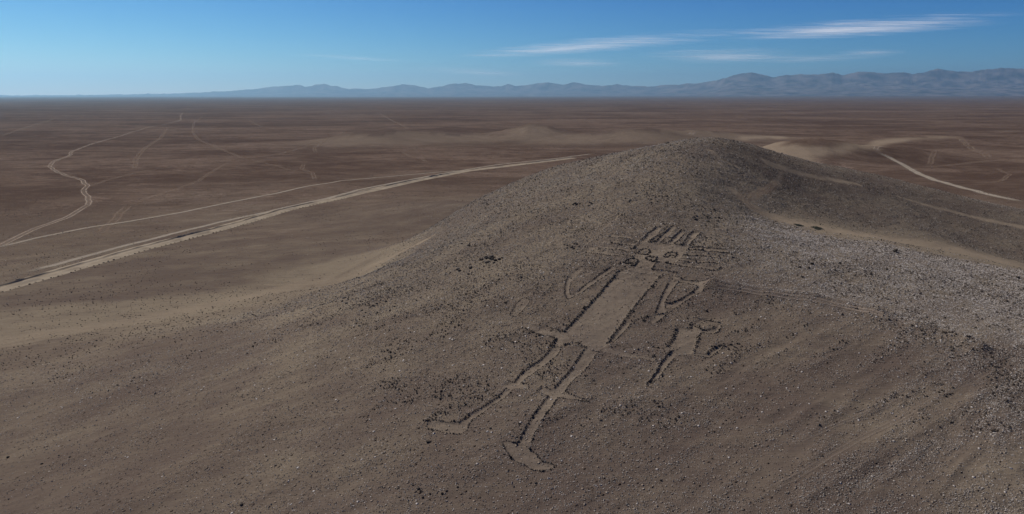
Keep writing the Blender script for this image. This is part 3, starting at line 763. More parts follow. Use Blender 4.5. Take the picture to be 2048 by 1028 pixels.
def stones_mesh(name, xy, size, mat, tone, parent=None, base='oct', sink=.25, flat=.6, origin=None):
    BV, BF = (OCT_V, OCT_F) if base == 'oct' else (ICO_V, ICO_F)
    n = len(xy); k = len(BV)
    jit = 1 + RNG.uniform(-.28, .28, (n, k, 1))
    V = BV[None] * jit
    sc = size[:, None] * RNG.uniform(.7, 1.25, (n, 3)); sc[:, 2] = size * RNG.uniform(flat * .7, flat * 1.3, n)
    V = V * sc[:, None, :] * .5
    a = RNG.uniform(0, 2 * math.pi, n); ti = RNG.normal(0, .3, n)
    # tilt then spin
    y = V[..., 1] * np.cos(ti)[:, None] - V[..., 2] * np.sin(ti)[:, None]
    z = V[..., 1] * np.sin(ti)[:, None] + V[..., 2] * np.cos(ti)[:, None]
    x = V[..., 0]
    X = x * np.cos(a)[:, None] - y * np.sin(a)[:, None]; Y = x * np.sin(a)[:, None] + y * np.cos(a)[:, None]
    gz = grid_z(xy[:, 0], xy[:, 1])
    W = np.stack([X + xy[:, :1], Y + xy[:, 1:2], z + (gz + sc[:, 2] * .5 * (1 - 2 * sink))[:, None]], -1).reshape(-1, 3)
    F = (BF[None] + (np.arange(n) * k)[:, None, None]).reshape(-1, 3)
    if origin is None: origin = (0, 0, 0)
    return mesh_np(name, W, F, mat, parent, False, {'tone': np.repeat(tone, k)}, origin)

def rim_points(P, closed, w, sz):
    Q = resample(P, sz * .58, closed)
    pts, szs = [], []
    sz = sz * .62
    reps = 1 + int(w / .55)
    if reps == 1: sz = sz * .92
    for r in range(reps):
        k = Q + RNG.normal(0, .05 + ((.08 if closed else w * .2) if reps > 1 else .02), Q.shape)
        keep = RNG.random(len(Q)) < (.96 if reps == 1 or sz > .3 and closed else .8)
        pts.append(k[keep]); szs.append(sz * RNG.lognormal(0, .33, keep.sum()))
    return np.vstack(pts), np.hstack(szs)

def build_part(idx, parent, origin):
    key, nm_, polys, rims = PARTS[idx]
    sheet_o = None
    sel = OWNER == idx
    if sel.any():
        sheet_o = sheet(nm_, sel, parent, origin)
    par = sheet_o if sheet_o is not None else parent
    if rims and sheet_o is None and len(rims) > 1:
        par = empty(nm_, (0, 0, 0)); par.parent = parent
    for r in rims:
        pts, szs = rim_points(*r)
        stones_mesh('stone_rim' if par is not parent else nm_, pts, szs, M_RIM, RNG.uniform(0, 1, len(pts)) ** 1.5, par, 'ico', .15, .95, origin)
    return sheet_o

def base_of(keyv):
    P = np.vstack([np.vstack(p[2]) if p[2] else p[3][0][0] for p in PARTS if p[0] == keyv])
    c = P.mean(0)
    return (float(c[0]), float(c[1]), float(grid_z(c[0], c[1])))
org = base_of('giant')
g = tag(empty('giant_geoglyph', org), 'huge human figure cleared into the hillside, stone-rimmed, with rays around its square head', 'geoglyph')
head_sheet = None
for idx, p in enumerate(PARTS):
    if p[0] != 'giant': continue
    if p[1] in ('eye', 'mouth') and head_sheet is not None:
        build_part(idx, head_sheet, org)
    else:
        o = build_part(idx, g, org)
        if p[1] == 'head': head_sheet = o
org = base_of('small')
g2 = tag(empty('small_geoglyph', org), 'small limbed animal figure cleared beside the giant\'s right side, its tail pointing downhill', 'geoglyph')
for idx, p in enumerate(PARTS):
    if p[0] == 'small': build_part(idx, g2, org)
for k, (nm_, lab, cat, polys, rims) in enumerate(MINOR):
    org = base_of(k)
    idx = [i for i, p in enumerate(PARTS) if p[0] == k][0]
    if not polys:
        pts, szs = zip(*[rim_points(*r) for r in rims])
        pts = np.vstack(pts); szs = np.hstack(szs)
        o = stones_mesh(nm_, pts, szs, M_RIM, RNG.uniform(0, .7, len(pts)), None, 'ico', .22, .75, org)
        tag(o, lab, cat)
    else:
        e = tag(empty(nm_, org), lab, cat)
        PARTS[idx] = (k, 'cleared_ground', PARTS[idx][2], PARTS[idx][3])
        build_part(idx, e, org)

# ------------------------------------------------------------------ loose stones scattered over the slopes (uncountable)
def scatter(n, lo, hi, powr, seedshift):
    out = []
    need = n
    while need > 0:
        m = int(n * 3)
        # denser where the slope is close
        yy = 88 * (460 / 88) ** RNG.random(m)
        xx = RNG.uniform(-.78, .78, m) * yy
        r = grid_z(xx, yy, rock)
        acc = RNG.random(m) < (.03 + r ** powr)
        p = np.stack([xx[acc], yy[acc]], 1)
        out.append(p[:need]); need -= len(out[-1])
    P = np.vstack(out)
    size = lo + (hi - lo) * RNG.random(len(P)) ** 3
    size *= (.85 + .75 * sstep(P[:, 1], 110, 350))
    pl = grid_z(P[:, 0], P[:, 1], pale)
    dk = RNG.random(len(P))
    tone = np.where(dk < .08 + .65 * pl, .35 + .65 * RNG.random(len(P)) * pl, .08 + .32 * RNG.random(len(P)))
    return P, size, tone
P, s, tn = scatter(260000, .10, .38, 1.5, 0)
tag(stones_mesh('loose_stones', P, s, M_SCAT, tn, None, 'oct', .2, .7), 'loose stones strewn over the rocky hill slopes', 'stones', kind='stuff')
yy = 90 * (300 / 90) ** RNG.random(420000); xx = RNG.uniform(-.1, .78, 420000) * yy
pl_ = grid_z(xx, yy, pale) * grid_z(xx, yy, rock); cl = fbm(xx, yy, 7, 3, 98)
kp = RNG.random(len(xx)) < np.clip((pl_ - .42) * 1.1 * (1 + 1.6 * cl), 0, .6)
P = np.stack([xx[kp], yy[kp]], 1)
tag(stones_mesh('pale_stones', P, (.10 + .26 * RNG.random(len(P)) ** 2) * (.8 + .7 * sstep(P[:, 1], 110, 250)), M_SCAT, .45 + .55 * RNG.random(len(P)), None, 'oct', .2, .6), 'pale flat stones glinting on the right hand slopes', 'stones', kind='stuff')
yy = 120 * (440 / 120) ** RNG.random(160000); xx = RNG.uniform(-.5, .78, 160000) * yy
rk_ = grid_z(xx, yy, rock); cl = fbm(xx, yy, 9, 3, 88)
kp = (rk_ > .55) & (RNG.random(len(xx)) < np.clip((rk_ - .5) * .55 + cl * .7, 0, 1))
P = np.stack([xx[kp], yy[kp]], 1)
tag(stones_mesh('dark_stones', P, (.22 + .38 * RNG.random(len(P)) ** 3) * (1 + .4 * sstep(P[:, 1], 200, 380)), M_ROCK, RNG.random(len(P)) * .5, None, 'oct', .15, .8), 'dark angular stones crowding the rockiest parts of the hill', 'stones', kind='stuff')
# scattered pebbles over the plain left of the hill
m = 60000
yy = 180 * (1900 / 180) ** RNG.random(m); xx = RNG.uniform(-.78, .78, m) * yy
cl = fbm(xx, yy * .6, 28, 3, 55)
keep = ((cl > .16) & (RNG.random(m) < .6)) | (RNG.random(m) < .10)
keep &= grid_z(xx, yy, sandy) < .3
P = np.stack([xx[keep], yy[keep]], 1)
tag(stones_mesh('plain_stones', P, .2 + .35 * RNG.random(len(P)) ** 3 + P[:, 1] * .0005, M_BOULDER, RNG.random(len(P)) * .6, None, 'oct', .2, .7), 'sparse dark stones over the flat desert plain', 'stones', kind='stuff')

# ------------------------------------------------------------------ single boulders
def boulder_mesh(seed):
    rr = np.random.default_rng(seed)
    V, F = ICO_V.copy(), ICO_F.copy()
    # one subdivision
    mids = {}; V = list(V); NF = []
    def mid(a, b):
        k = (min(a, b), max(a, b))
        if k not in mids:
            p = V[a] + V[b]; V.append(p / np.linalg.norm(p)); mids[k] = len(V) - 1
        return mids[k]
    for a, b_, c in F:
        ab, bc, ca = mid(a, b_), mid(b_, c), mid(c, a)
        NF += [(a, ab, ca), (b_, bc, ab), (c, ca, bc), (ab, bc, ca)]
    V = np.array(V)
    cuts = rr.normal(0, 1, (7, 3)); cuts /= np.linalg.norm(cuts, axis=1)[:, None]
    for c in cuts:
        d = V @ c; lim = rr.uniform(.55, .85)
        V -= np.maximum(d - lim, 0)[:, None] * c[None]
    V += rr.normal(0, .03, V.shape)
    V[:, 2] *= .75; V[:, 1] *= .85
    V *= .5; V[:, 2] += .22
    me_o = mesh_np('boulder', V, np.array(NF), M_BOULDER, None, False, {'tone': np.full(len(V), rr.random() * .6)})
    me = me_o.data; bpy.data.objects.remove(me_o)
    return me
BM = [boulder_mesh(100 + i) for i in range(9)]
def boulder(px, py, size, label, group=None, world=None):
    x, y = (ground_hit(px, py)[0] if world is None else world)
    o = bpy.data.objects.new('boulder', random.choice(BM))
    o.location = (x, y, float(grid_z(x, y)) - .08 * size)
    o.scale = (size * random.uniform(.8, 1.3), size * random.uniform(.8, 1.2), size * random.uniform(.65, 1.0))
    o.rotation_euler = (random.uniform(-.2, .2), random.uniform(-.2, .2), random.uniform(0, 6.28))
    COL.objects.link(o)
    tag(o, label, 'boulder', group)
    return o
for px, py, s, lab in [
  (857, 884, .95, 'black boulder lying alone just below the toe of the left-hand giant foot'),
  (16, 915, .95, 'black boulder at the far left edge on bare smooth sand, lowest large one there'),
  (84, 928, .6, 'small dark boulder on smooth sand right of the edge boulder'),
  (140, 914, .6, 'dark boulder casting a shadow, alone on the smooth brown slope'),
  (118, 911, .5, 'flat dark stone just left of the lone shadow-casting boulder'),
  (483, 1010, .7, 'dark boulder at the bottom edge below the bare streaked slope'),
  (178, 686, .8, 'pair-sized dark boulder on the pale sandy swell at the left'),
  (243, 690, .6, 'lone stone right of the dark boulder on the sandy swell'),
  (495, 707, .75, 'isolated boulder above the left-hand patch of pale rubble'),
  (1266, 622, .7, 'lone black stone lying inside the cleared strip beside the torso'),
  (1276, 699, .75, 'round black stone right of the belt and left of the small figure'),
  (1413, 622, 1.0, 'black boulder on the rocky slope right of the giant\'s right arm'),
  (1645, 913, .6, 'single black boulder in the middle of the lower right slope'),
  (1322, 961, .6, 'dark boulder on the bare ground right of the right-hand foot'),
  (1072, 966, .55, 'small black boulder just below the right-hand giant foot'),
  (1790, 503, 1.9, 'big black boulder with a wide shadow near the sand gully'),
  (2036, 556, 1.5, 'black boulder beside the sand gully at the right edge'),
  (1334, 287, 1.3, 'dark boulder standing on the skyline of the hill crest'),
  (1614, 320, 1.4, 'black boulder on the right skyline above the fluted sand'),
  (268, 756, .7, 'larger dark boulder in the middle of the left-hand pale rubble'),
  (1021, 744, .5, 'small black stone on the slope left of the left leg'),
  (1235, 642, .5, 'small stone on the torso\'s right bank, halfway down')]:
    boulder(px, py, s, lab)
CLUST = [ # cx, cy, rx, ry, count, size, label, group
 (985, 520, 26, 9, 18, 1.05, 'black boulder in the densest cluster left of the figure', 'boulders of the dense cluster left of the arm'),
 (920, 540, 30, 12, 14, .95, 'black boulder in the loose group on the left shoulder', 'boulders at the left shoulder of the hill'),
 (940, 492, 30, 8, 9, .9, 'dark boulder in the thin upper scatter on the left', 'boulders of the upper left scatter'),
 (745, 610, 60, 14, 18, .7, 'dark boulder in rubble above the sand band', 'boulders along the foot of the hill'),
 (680, 597, 34, 12, 9, .85, 'large dark boulder at the rocky spur tip', 'boulders at the tip of the rocky spur'),
 (545, 680, 40, 14, 9, .55, 'dark stone in the small rubble patch at the lower spur', 'stones of the lower spur patch'),
 (250, 770, 90, 26, 20, .45, 'dark stone within the pale rubble patch on the left slope', 'stones of the left rubble patch'),
 (560, 800, 130, 50, 16, .42, 'dark stone on the streaked slope left of the legs', 'stones of the streaked slope'),
 (1420, 430, 40, 14, 20, .9, 'black boulder clustered above and right of the headdress', 'boulders above the headdress'),
 (1300, 400, 60, 16, 14, .85, 'dark boulder on the upper slope past the headdress', 'boulders of the upper slope'),
 (1165, 408, 24, 5, 10, .9, 'dark boulder in the short row under the crest', 'boulder row under the crest'),
 (1470, 692, 24, 10, 18, .55, 'black rock clustered right of the small figure', 'rocks right of the small figure'),
 (1140, 493, 22, 8, 9, .8, 'black rock beside the lower pale circle', 'rocks beside the lower circle'),
 (1860, 784, 60, 18, 22, .48, 'black rock on the broken ledge at lower right', 'rocks of the lower right ledge'),
 (1700, 545, 120, 26, 16, .95, 'dark boulder among pale stones on the right-hand ridge', 'boulders of the pale right ridge'),
 (1950, 620, 90, 40, 10, .8, 'dark boulder on pale stones near the right edge', 'boulders near the right edge'),
 (1000, 850, 60, 30, 12, .45, 'dark stone between the giant figure\'s lower legs', 'stones between the legs'),
 (860, 980, 90, 30, 14, .45, 'dark stone on gravel below the left-hand foot', 'stones below the left foot'),
]
ORD = ['first','second','third','fourth','fifth','sixth','seventh','eighth','ninth','tenth','eleventh','twelfth','thirteenth','fourteenth','fifteenth','sixteenth','seventeenth','eighteenth','nineteenth','twentieth']
def ordinal(i):
    if i < 20: return ORD[i]
    k = i + 1
    return str(k) + ('th' if 10 < k % 100 < 14 else {1: 'st', 2: 'nd', 3: 'rd'}.get(k % 10, 'th'))
for cx, cy, rx, ry, n, s, lab, grp in CLUST:
    spots = []
    for k in range(n):
        a = random.uniform(0, 6.28); r = random.random() ** .6
        spots.append((cx + rx * r * math.cos(a), cy + ry * r * math.sin(a), 1.0 * s * random.uniform(.6, 1.35)))
    spots.sort()
    for k, (px, py, sz) in enumerate(spots):
        boulder(px, py, sz, lab + ', ' + ordinal(k) + ' from the left', grp)

# ------------------------------------------------------------------ roads and tracks
def ribbon(P, w, step):
    Q = resample(P, step)
    if len(Q) > 6:
        for _ in range(3):
            Q[1:-1] = (Q[:-2] + 2 * Q[1:-1] + Q[2:]) / 4
    t = np.gradient(Q, axis=0); t /= np.linalg.norm(t, axis=1)[:, None] + 1e-9
    return Q, np.stack([-t[:, 1], t[:, 0]], 1)
def lay_track(name, P, w, mat, lift=.05, fade=True, nw=9):
    dm = np.median(P[:, 1])
    Q, N = ribbon(P, w, max(1.2, dm * .006))
    Q = Q + N * (w * .18 * fbm(Q[:, 0], Q[:, 1], max(12, dm * .03), 2, 70))[:, None]
    u = np.linspace(-1, 1, nw)
    X = Q[:, None, 0] + N[:, None, 0] * u * w / 2; Y = Q[:, None, 1] + N[:, None, 1] * u * w / 2
    Z = grid_z(X, Y) + lift * (1 + np.hypot(X, Y) / 400)
    n = len(Q)
    i, j = np.meshgrid(np.arange(n - 1), np.arange(nw - 1), indexing='ij'); a = i * nw + j
    F = np.stack([a, a + nw, a + nw + 1, a + 1], -1).reshape(-1, 4)
    s = np.linspace(0, 1, n)
    sl_ = np.r_[0, np.cumsum(np.hypot(*np.diff(Q, axis=0).T))]; fd = 6 + dm * .03
    en = sstep(sl_, 0, fd) * (1 - sstep(sl_, sl_[-1] - fd, sl_[-1]))
    o = mesh_np(name, np.stack([X, Y, Z], -1).reshape(-1, 3), F, mat, None, True, {'across': np.tile(u, n), 'ends': np.repeat(en, nw)})
    tag(o, kind='structure')
    return o
ROADS = [
 ('track', [(Z1, [(-90,790),(0,755),(120,690),(220,655),(300,625),(355,592),(385,565),(378,545),(360,530),(362,510),(377,495),(355,478),(340,465),(290,455),(240,435),(212,413),(230,390),(270,378),(300,368),(305,350),(400,315),(520,282),(640,245),(740,225),(775,215),(772,195),(790,182)])], 7, M_TRACK2),
 ('track', [(Z1, [(380,500),(450,475),(580,440),(700,420),(800,410),(900,400),(1050,383)])], 6, M_TRACK),
 ('track', [(Z1, [(1052,383),(960,345),(900,320),(850,300),(825,265),(830,225),(870,198)])], 8, M_TRACK),
 ('track', [(Z1, [(1050,382),(1200,360),(1290,335),(1340,320),(1400,295),(1480,262)])], 8, M_TRACK),
 ('track', [(Z1, [(720,245),(690,290),(620,335),(580,380),(578,430)])], 9, M_TRACK),
 ('track', [(Z1, [(980,395),(900,440),(850,475),(760,510),(640,545),(550,580)])], 6, M_TRACK),
 ('track', [(Z1, [(550,578),(520,610),(490,650),(440,690),(400,712)])], 9, M_TRACK),
 ('track', [(Z1, [(1300,400),(1290,425),(1340,440),(1350,475)])], 7, M_TRACK),
 ('track', [(Z1, [(1400,297),(1345,330),(1352,358)])], 8, M_TRACK),
 ('track', [(Z1, [(1060,212),(1085,228),(1125,246)])], 9, M_TRACK),
 ('track', [(Z1, [(0,436),(100,425),(212,405)])], 8, M_TRACK),
 ('track', [(Z1, [(0,285),(100,250),(240,207)])], 12, M_TRACK),
 ('track', [(Z1, [(0,482),(150,470),(330,462)])], 7, M_TRACK),
 ('track', [(Z1, [(1060,385),(1160,405),(1240,428),(1380,455)])], 5, M_TRACK),
 ('track', [(Z2, [(440,350),(460,368),(530,385),(560,402)])], 7, M_TRACK),
 ('track', [(Z2, [(330,180),(390,215),(470,255)])], 14, M_TRACK),
 ('road', [(Z1, [(-90,777),(0,757),(180,715),(380,675),(560,647),(780,610),(920,580),(1200,525),(1320,497),(1420,483)]), (Z2, [(170,475),(400,455),(600,437),(720,428)])], 5, M_ROAD),
 ('road', [(Z1, [(60,882),(110,868),(250,830),(400,790),(550,750),(700,712),(930,655),(1200,595),(1400,550)]), (Z2, [(240,515),(500,465),(650,437),(850,405),(1050,385),(1260,358)])], 6.5, M_ROAD),
 ('road', [(Z6, [(1100,195),(1200,235),(1300,290),(1400,345),(1500,385),(1650,425),(1800,465),(1930,495),(2060,522)])], 11, M_ROAD),
 ('track', [(Z6, [(1165,178),(1150,165),(1120,170),(1098,186),(1110,196),(1165,180)])], 9, M_TRACK2),
 ('track', [(Z6, [(1400,300),(1600,285),(1800,262),(2060,245)])], 9, M_TRACK),
 ('track', [(Z6, [(1640,105),(1680,150),(1720,190),(1800,215),(1815,240)])], 14, M_TRACK),
 ('track', [(Z6, [(1510,190),(1460,260),(1430,295)])], 9, M_TRACK),
 ('track', [(Z6, [(1830,68),(1900,70),(2060,72)])], 40, M_ROAD),
 ('track', [(Z6, [(1790,405),(1900,385),(1960,345),(1860,300)])], 6, M_TRACK),
 ('track', [(CP, [(1392,261),(1385,266),(1372,272)])], 14, M_TRACK2),
 ('path', [(CP, [(1395,569),(1430,573),(1500,582),(1570,591),(1640,600),(1720,619),(1790,641),(1850,660)])], 1.8, M_TRACK2),
 ('path', [(CP, [(1480,1010),(1600,950),(1720,880),(1800,838),(1900,782),(2048,712)])], 1.6, M_SCRAPE),
 ('path', [(CP, [(1690,1000),(1760,958),(1850,900),(1900,858),(1960,820)])], 1.2, M_SCRAPE),
 ('path', [(CP, [(1860,900),(1880,858),(1925,812),(1990,768)])], 1.2, M_SCRAPE),
 ('path', [(CP, [(1560,905),(1680,848),(1800,800),(1900,745)])], 1.2, M_SCRAPE),
 # wheel marks on the hill
 ('track', [(Z6, [(60,190),(90,225),(140,255),(190,275)])], 3, M_TRACK),
 ('track', [(Z6, [(430,345),(480,380),(470,410),(400,450),(350,480),(345,510),(390,545)])], 3.4, M_TRACK),
 ('track', [(Z6, [(470,350),(500,385),(440,440),(380,475),(365,510)])], 3, M_TRACK),
 ('track', [(Z6, [(330,430),(300,480),(290,520),(330,560),(420,600),(520,628)])], 3.4, M_TRACK),
 ('track', [(Z6, [(270,440),(240,490),(270,540),(340,575)])], 3.0, M_TRACK),
]
for nm_, parts, w, mat in ROADS:
    lay_track(nm_, tr(*parts), w, mat)

# ------------------------------------------------------------------ drifted sand bank along the cut edge of the road
crestP = tr((Z1, [(-60,946),(0,930),(300,846),(560,771),(900,686),(1200,600),(1420,553)]), (Z2, [(240,526),(480,474),(700,432),(900,408),(1160,376)]))
Q, N = ribbon(crestP, 9, 1.2)
n = len(Q)
s = np.r_[0, np.cumsum(np.hypot(*np.diff(Q, axis=0).T))]
prof = np.array([-4.5, -2.0, -.5, 0., .25, .7, 1.3, 2.2, 3.4, 4.2, 5.3, 6.4, 7.5, 8.6, 9.6])   # across, positive towards the camera side
side = -1.0 if (N[n // 2] @ (-Q[n // 2])) < 0 else 1.0
wob = np.clip(1 + 1.3 * fbm(s, s * 0, 22, 3, 5), .35, 2.2)[:, None] * np.array([1.0] * 6 + [.6] * 9)[None]
X = Q[:, None, 0] + side * N[:, None, 0] * prof; Y = Q[:, None, 1] + side * N[:, None, 1] * prof
lobes = (s / 26.0) % 1.0
lobe = sstep(lobes, 0, .75) * (1 - sstep(lobes, .86, 1.0))
hgt = np.interp(prof, [-4.5, -2, 0, .25, 1.3, 4.2, 9.6], [0.02, .45, .85, .45, .06, .3, .02])
Zb = np.tile(hgt, (n, 1))
Zb += (lobe[:, None] * np.exp(-((prof - (2.2 + 2.6 * lobe[:, None])) / 1.7) ** 2) * 1.0)
Zb[:, 2:] += .10 * fbm(X[:, 2:], Y[:, 2:], 5, 3, 6)
scal = .22 * np.exp(-((prof[None] - 8.5) / .7) ** 2) * (np.sin(s * 1.9 + 2 * fbm(s, s * 0, 9, 2, 3))[:, None])
Zb = np.maximum(Zb * wob + scal, .015)
Z = grid_z(X, Y) + Zb + .03
nw = len(prof)
i, j = np.meshgrid(np.arange(n - 1), np.arange(nw - 1), indexing='ij'); a = i * nw + j
F = np.stack([a, a + nw, a + nw + 1, a + 1], -1).reshape(-1, 4)
if side < 0: F = F[:, ::-1]
tag(mesh_np('sand_bank', np.stack([X, Y, Z], -1).reshape(-1, 3), F, M_SAND, None, True), kind='structure')
k = 0; cl_n = 0
while k < n - 1:
    c = Q[k] + side * N[k] * (9.0 + random.uniform(-.5, .5))
    if c[1] < 620:
        boulder(0, 0, random.uniform(.8, 1.3), ordinal(cl_n) + ' clod from the left in the long row along the roadside sand bank', 'clods along the roadside sand bank', world=c)
    cl_n += 1
    k += max(3, int(3.6 * random.uniform(.75, 1.3)))
for px in range(1950, 2049, 9):
    boulder(px, 383 + (px - 1950) * .18, 1.1, ordinal((px - 1950) // 9) + ' clod from the left beside the pale road at the right edge', 'clods beside the right-hand road')

# ------------------------------------------------------------------ two low shrubs
def leaf_material():
    m, t = new_mat('shrub_leaf'); b = NB(t)
    geo = b.n('ShaderNodeNewGeometry').outputs['Position']
    col = b.mix(b.ramp(b.noise(geo, 3.0, 3), .3, .7), rgb(.035, .045, .025), rgb(.09, .095, .055))
    p = b.n('ShaderNodeBsdfPrincipled'); b.l(col, p.inputs['Base Color']); p.inputs['Roughness'].default_value = .8
    o = b.n('ShaderNodeOutputMaterial'); b.l(p.outputs[0], o.inputs[0]); return m
M_LEAF = leaf_material(); M_TWIG = simple_material('dry_twig', rgb(.06, .045, .03), rgb(.10, .075, .05), 4)
def shrub(px, py, w, d, h, label):
    c = ground_hit(px, py)[0]; z0 = float(grid_z(*c))
    e = tag(empty('shrub', (c[0], c[1], z0)), label, 'shrub')
    nl = 1500
    r = RNG.random(nl) ** .5; a = RNG.uniform(0, 6.283, nl)
    lob = 1 + .35 * np.sin(a * 3 + 1) + .2 * np.sin(a * 5)
    bx = c[0] + r * np.cos(a) * w / 2 * lob; by = c[1] + r * np.sin(a) * d / 2 * lob
    bz = grid_z(bx, by) + h * RNG.random(nl) * (1 - r ** 2) + .05
    ax = RNG.normal(0, 1, (nl, 3)); ax /= np.linalg.norm(ax, axis=1)[:, None]
    bb = np.cross(ax, RNG.normal(0, 1, (nl, 3))); bb /= np.linalg.norm(bb, axis=1)[:, None]
    P = np.stack([bx, by, bz], 1); L = .11
    V = np.stack([P - ax * L, P + bb * L * .5, P + ax * L, P - bb * L * .5], 1).reshape(-1, 3)
    mesh_np('foliage', V, np.arange(nl * 4).reshape(-1, 4), M_LEAF, e, False, None, (c[0], c[1], z0))
    TV, TF = [], []
    for k in range(26):
        a = random.uniform(0, 6.283); L = random.uniform(.4, .95); b0 = len(TV)
        tip = np.array([math.cos(a) * w / 2 * L, math.sin(a) * d / 2 * L, h * random.uniform(.3, .9)])
        for q, rad in ((np.zeros(3), .03), (tip * (.5, .5, .7), .02), (tip, .008)):
            for m_ in range(3):
                TV.append((c[0] + q[0] + rad * math.cos(2.1 * m_), c[1] + q[1] + rad * math.sin(2.1 * m_), z0 + q[2] + .02))
        for s_ in (0, 3):
            for m_ in range(3):
                m2 = (m_ + 1) % 3
                TF.append((b0 + s_ + m_, b0 + s_ + m2, b0 + s_ + 3 + m2, b0 + s_ + 3 + m_))
    mesh_np('stems', TV, TF, M_TWIG, e, True, None, (c[0], c[1], z0))
shrub(1634, 457, 3.6, 3.4, .75, 'larger dark green shrub on the rim of the sandy gully')
shrub(1597, 451, 3.0, 1.8, .45, 'smaller low dark shrub left of the other one on the gully rim')

# ------------------------------------------------------------------ mountains on the horizon
SKYL = [(-700,190),(-200,191),(150,190),(350,187),(465,182),(520,177),(555,172),(595,170),(610,173),(630,169),(650,168),(675,173),(700,178),(750,177),(780,172),(805,168),(830,170),(855,177),(880,173),(905,168),(930,166),(955,170),(980,172),(1000,173),(1015,167),
 (1030,172),(1054,171),(1074,166),(1096,164),(1124,170),(1149,165),(1179,169),(1204,172),(1234,168),(1264,172),(1304,173),(1334,169),(1360,169),(1374,166),(1390,167),(1419,163),(1454,155),(1479,147),(1490,146),(1504,144),(1529,150),(1544,154),(1574,150),(1604,148),
 (1634,150),(1664,145),(1684,150),(1719,143),(1774,146),(1806,144),(1824,149),(1849,144),(1876,137),(1909,143),(1944,144),(1964,139),(2004,136),(2048,138),(2150,133),(2260,141),(2400,130),(2600,136),(2800,140),(2950,134),(3150,146),(3300,160)]
def mountains():
    cols = np.arange(-650, 3150, 2.5)
    sx = [p[0] for p in SKYL]; syy = [p[1] for p in SKYL]
    pyv = np.interp(cols, sx, syy)
    Rr = np.interp(cols, [0, 1000, 1300, 1450, 2048], [47000, 47000, 44000, 38000, 35000])
    a, dy, dz = ray(cols, pyv)
    az = a / dy                                   # x per unit y
    pyv = pyv + 2.0 * fbm(cols, cols * 0, 14, 4, 7, .6)
    a, dy, dz = ray(cols, pyv)
    ridge = np.maximum(CZ + dz / dy * Rr, 0)      # height above the plain
    u = np.linspace(0, 1, 90)
    Y = (Rr[:, None] - 9000) + u[None] * 15000
    X = az[:, None] * Y
    up = np.clip(u / .6, 0, 1); dn = np.clip((1 - u) / .4, 0, 1)
    prof = np.where(u < .6, .16 * sstep(up, 0, .35) + .84 * up ** 2.1, sstep(dn, 0, 1))
    rn = fbm(X, Y, 5200, 6, 201, .55, ridged=True)
    r2 = fbm(X, Y, 1500, 4, 301, .55, ridged=True)
    away = 1 - np.exp(-((u - .6) / .06) ** 2)[None]
    Hm = ridge[:, None] * prof[None] * (1 + away * (.40 * (rn - .9) + .14 * (r2 - .9)))
    # foot hills
    foot = 110 * np.interp(cols, [1100, 1500, 2048], [0, .5, 1])[:, None] * np.exp(-((u - .12) / .12) ** 2)[None] * np.clip(.4 + .9 * fbm(X, Y, 1500, 5, 401, .6, ridged=True), 0, 2)
    Hm = Hm + foot
    e0 = sstep(u, 0, .03)[None] * (1 - sstep(u, .97, 1))[None]
    Z = base_h(X, Y) * 1.0 + Hm * e0 * (ridge[:, None] > 1) - 1.0
    Z -= base_h(X, Y) * prof[None] * .9
    n, m_ = Z.shape
    i, j = np.meshgrid(np.arange(n - 1), np.arange(m_ - 1), indexing='ij'); q = i * m_ + j
    F = np.stack([q, q + m_, q + m_ + 1, q + 1], -1).reshape(-1, 4)
    tag(mesh_np('mountains', np.stack([X, Y, np.maximum(Z, -1.0)], -1).reshape(-1, 3), F, M_MTN), kind='structure')
mountains()

# ------------------------------------------------------------------ air
m, t = new_mat('air'); b = NB(t)
pv = b.n('ShaderNodeVolumePrincipled')
pv.inputs['Color'].default_value = (.43, .76, 1.0, 1)
pv.inputs['Density'].default_value = 2.4e-5
pv.inputs['Anisotropy'].default_value = 0.55
o = b.n('ShaderNodeOutputMaterial'); b.l(pv.outputs[0], o.inputs['Volume'])
HB = np.array([(sx * 66000, y, z) for sx in (-1, 1) for y in (-3000, 63000) for z in (-12, 1750)], float)
HF = np.array([(0,1,3,2),(4,6,7,5),(0,4,5,1),(2,3,7,6),(0,2,6,4),(1,5,7,3)])
tag(mesh_np('haze', HB, HF, m, None, False), 'thin blue air over the desert plain', 'haze', kind='stuff')

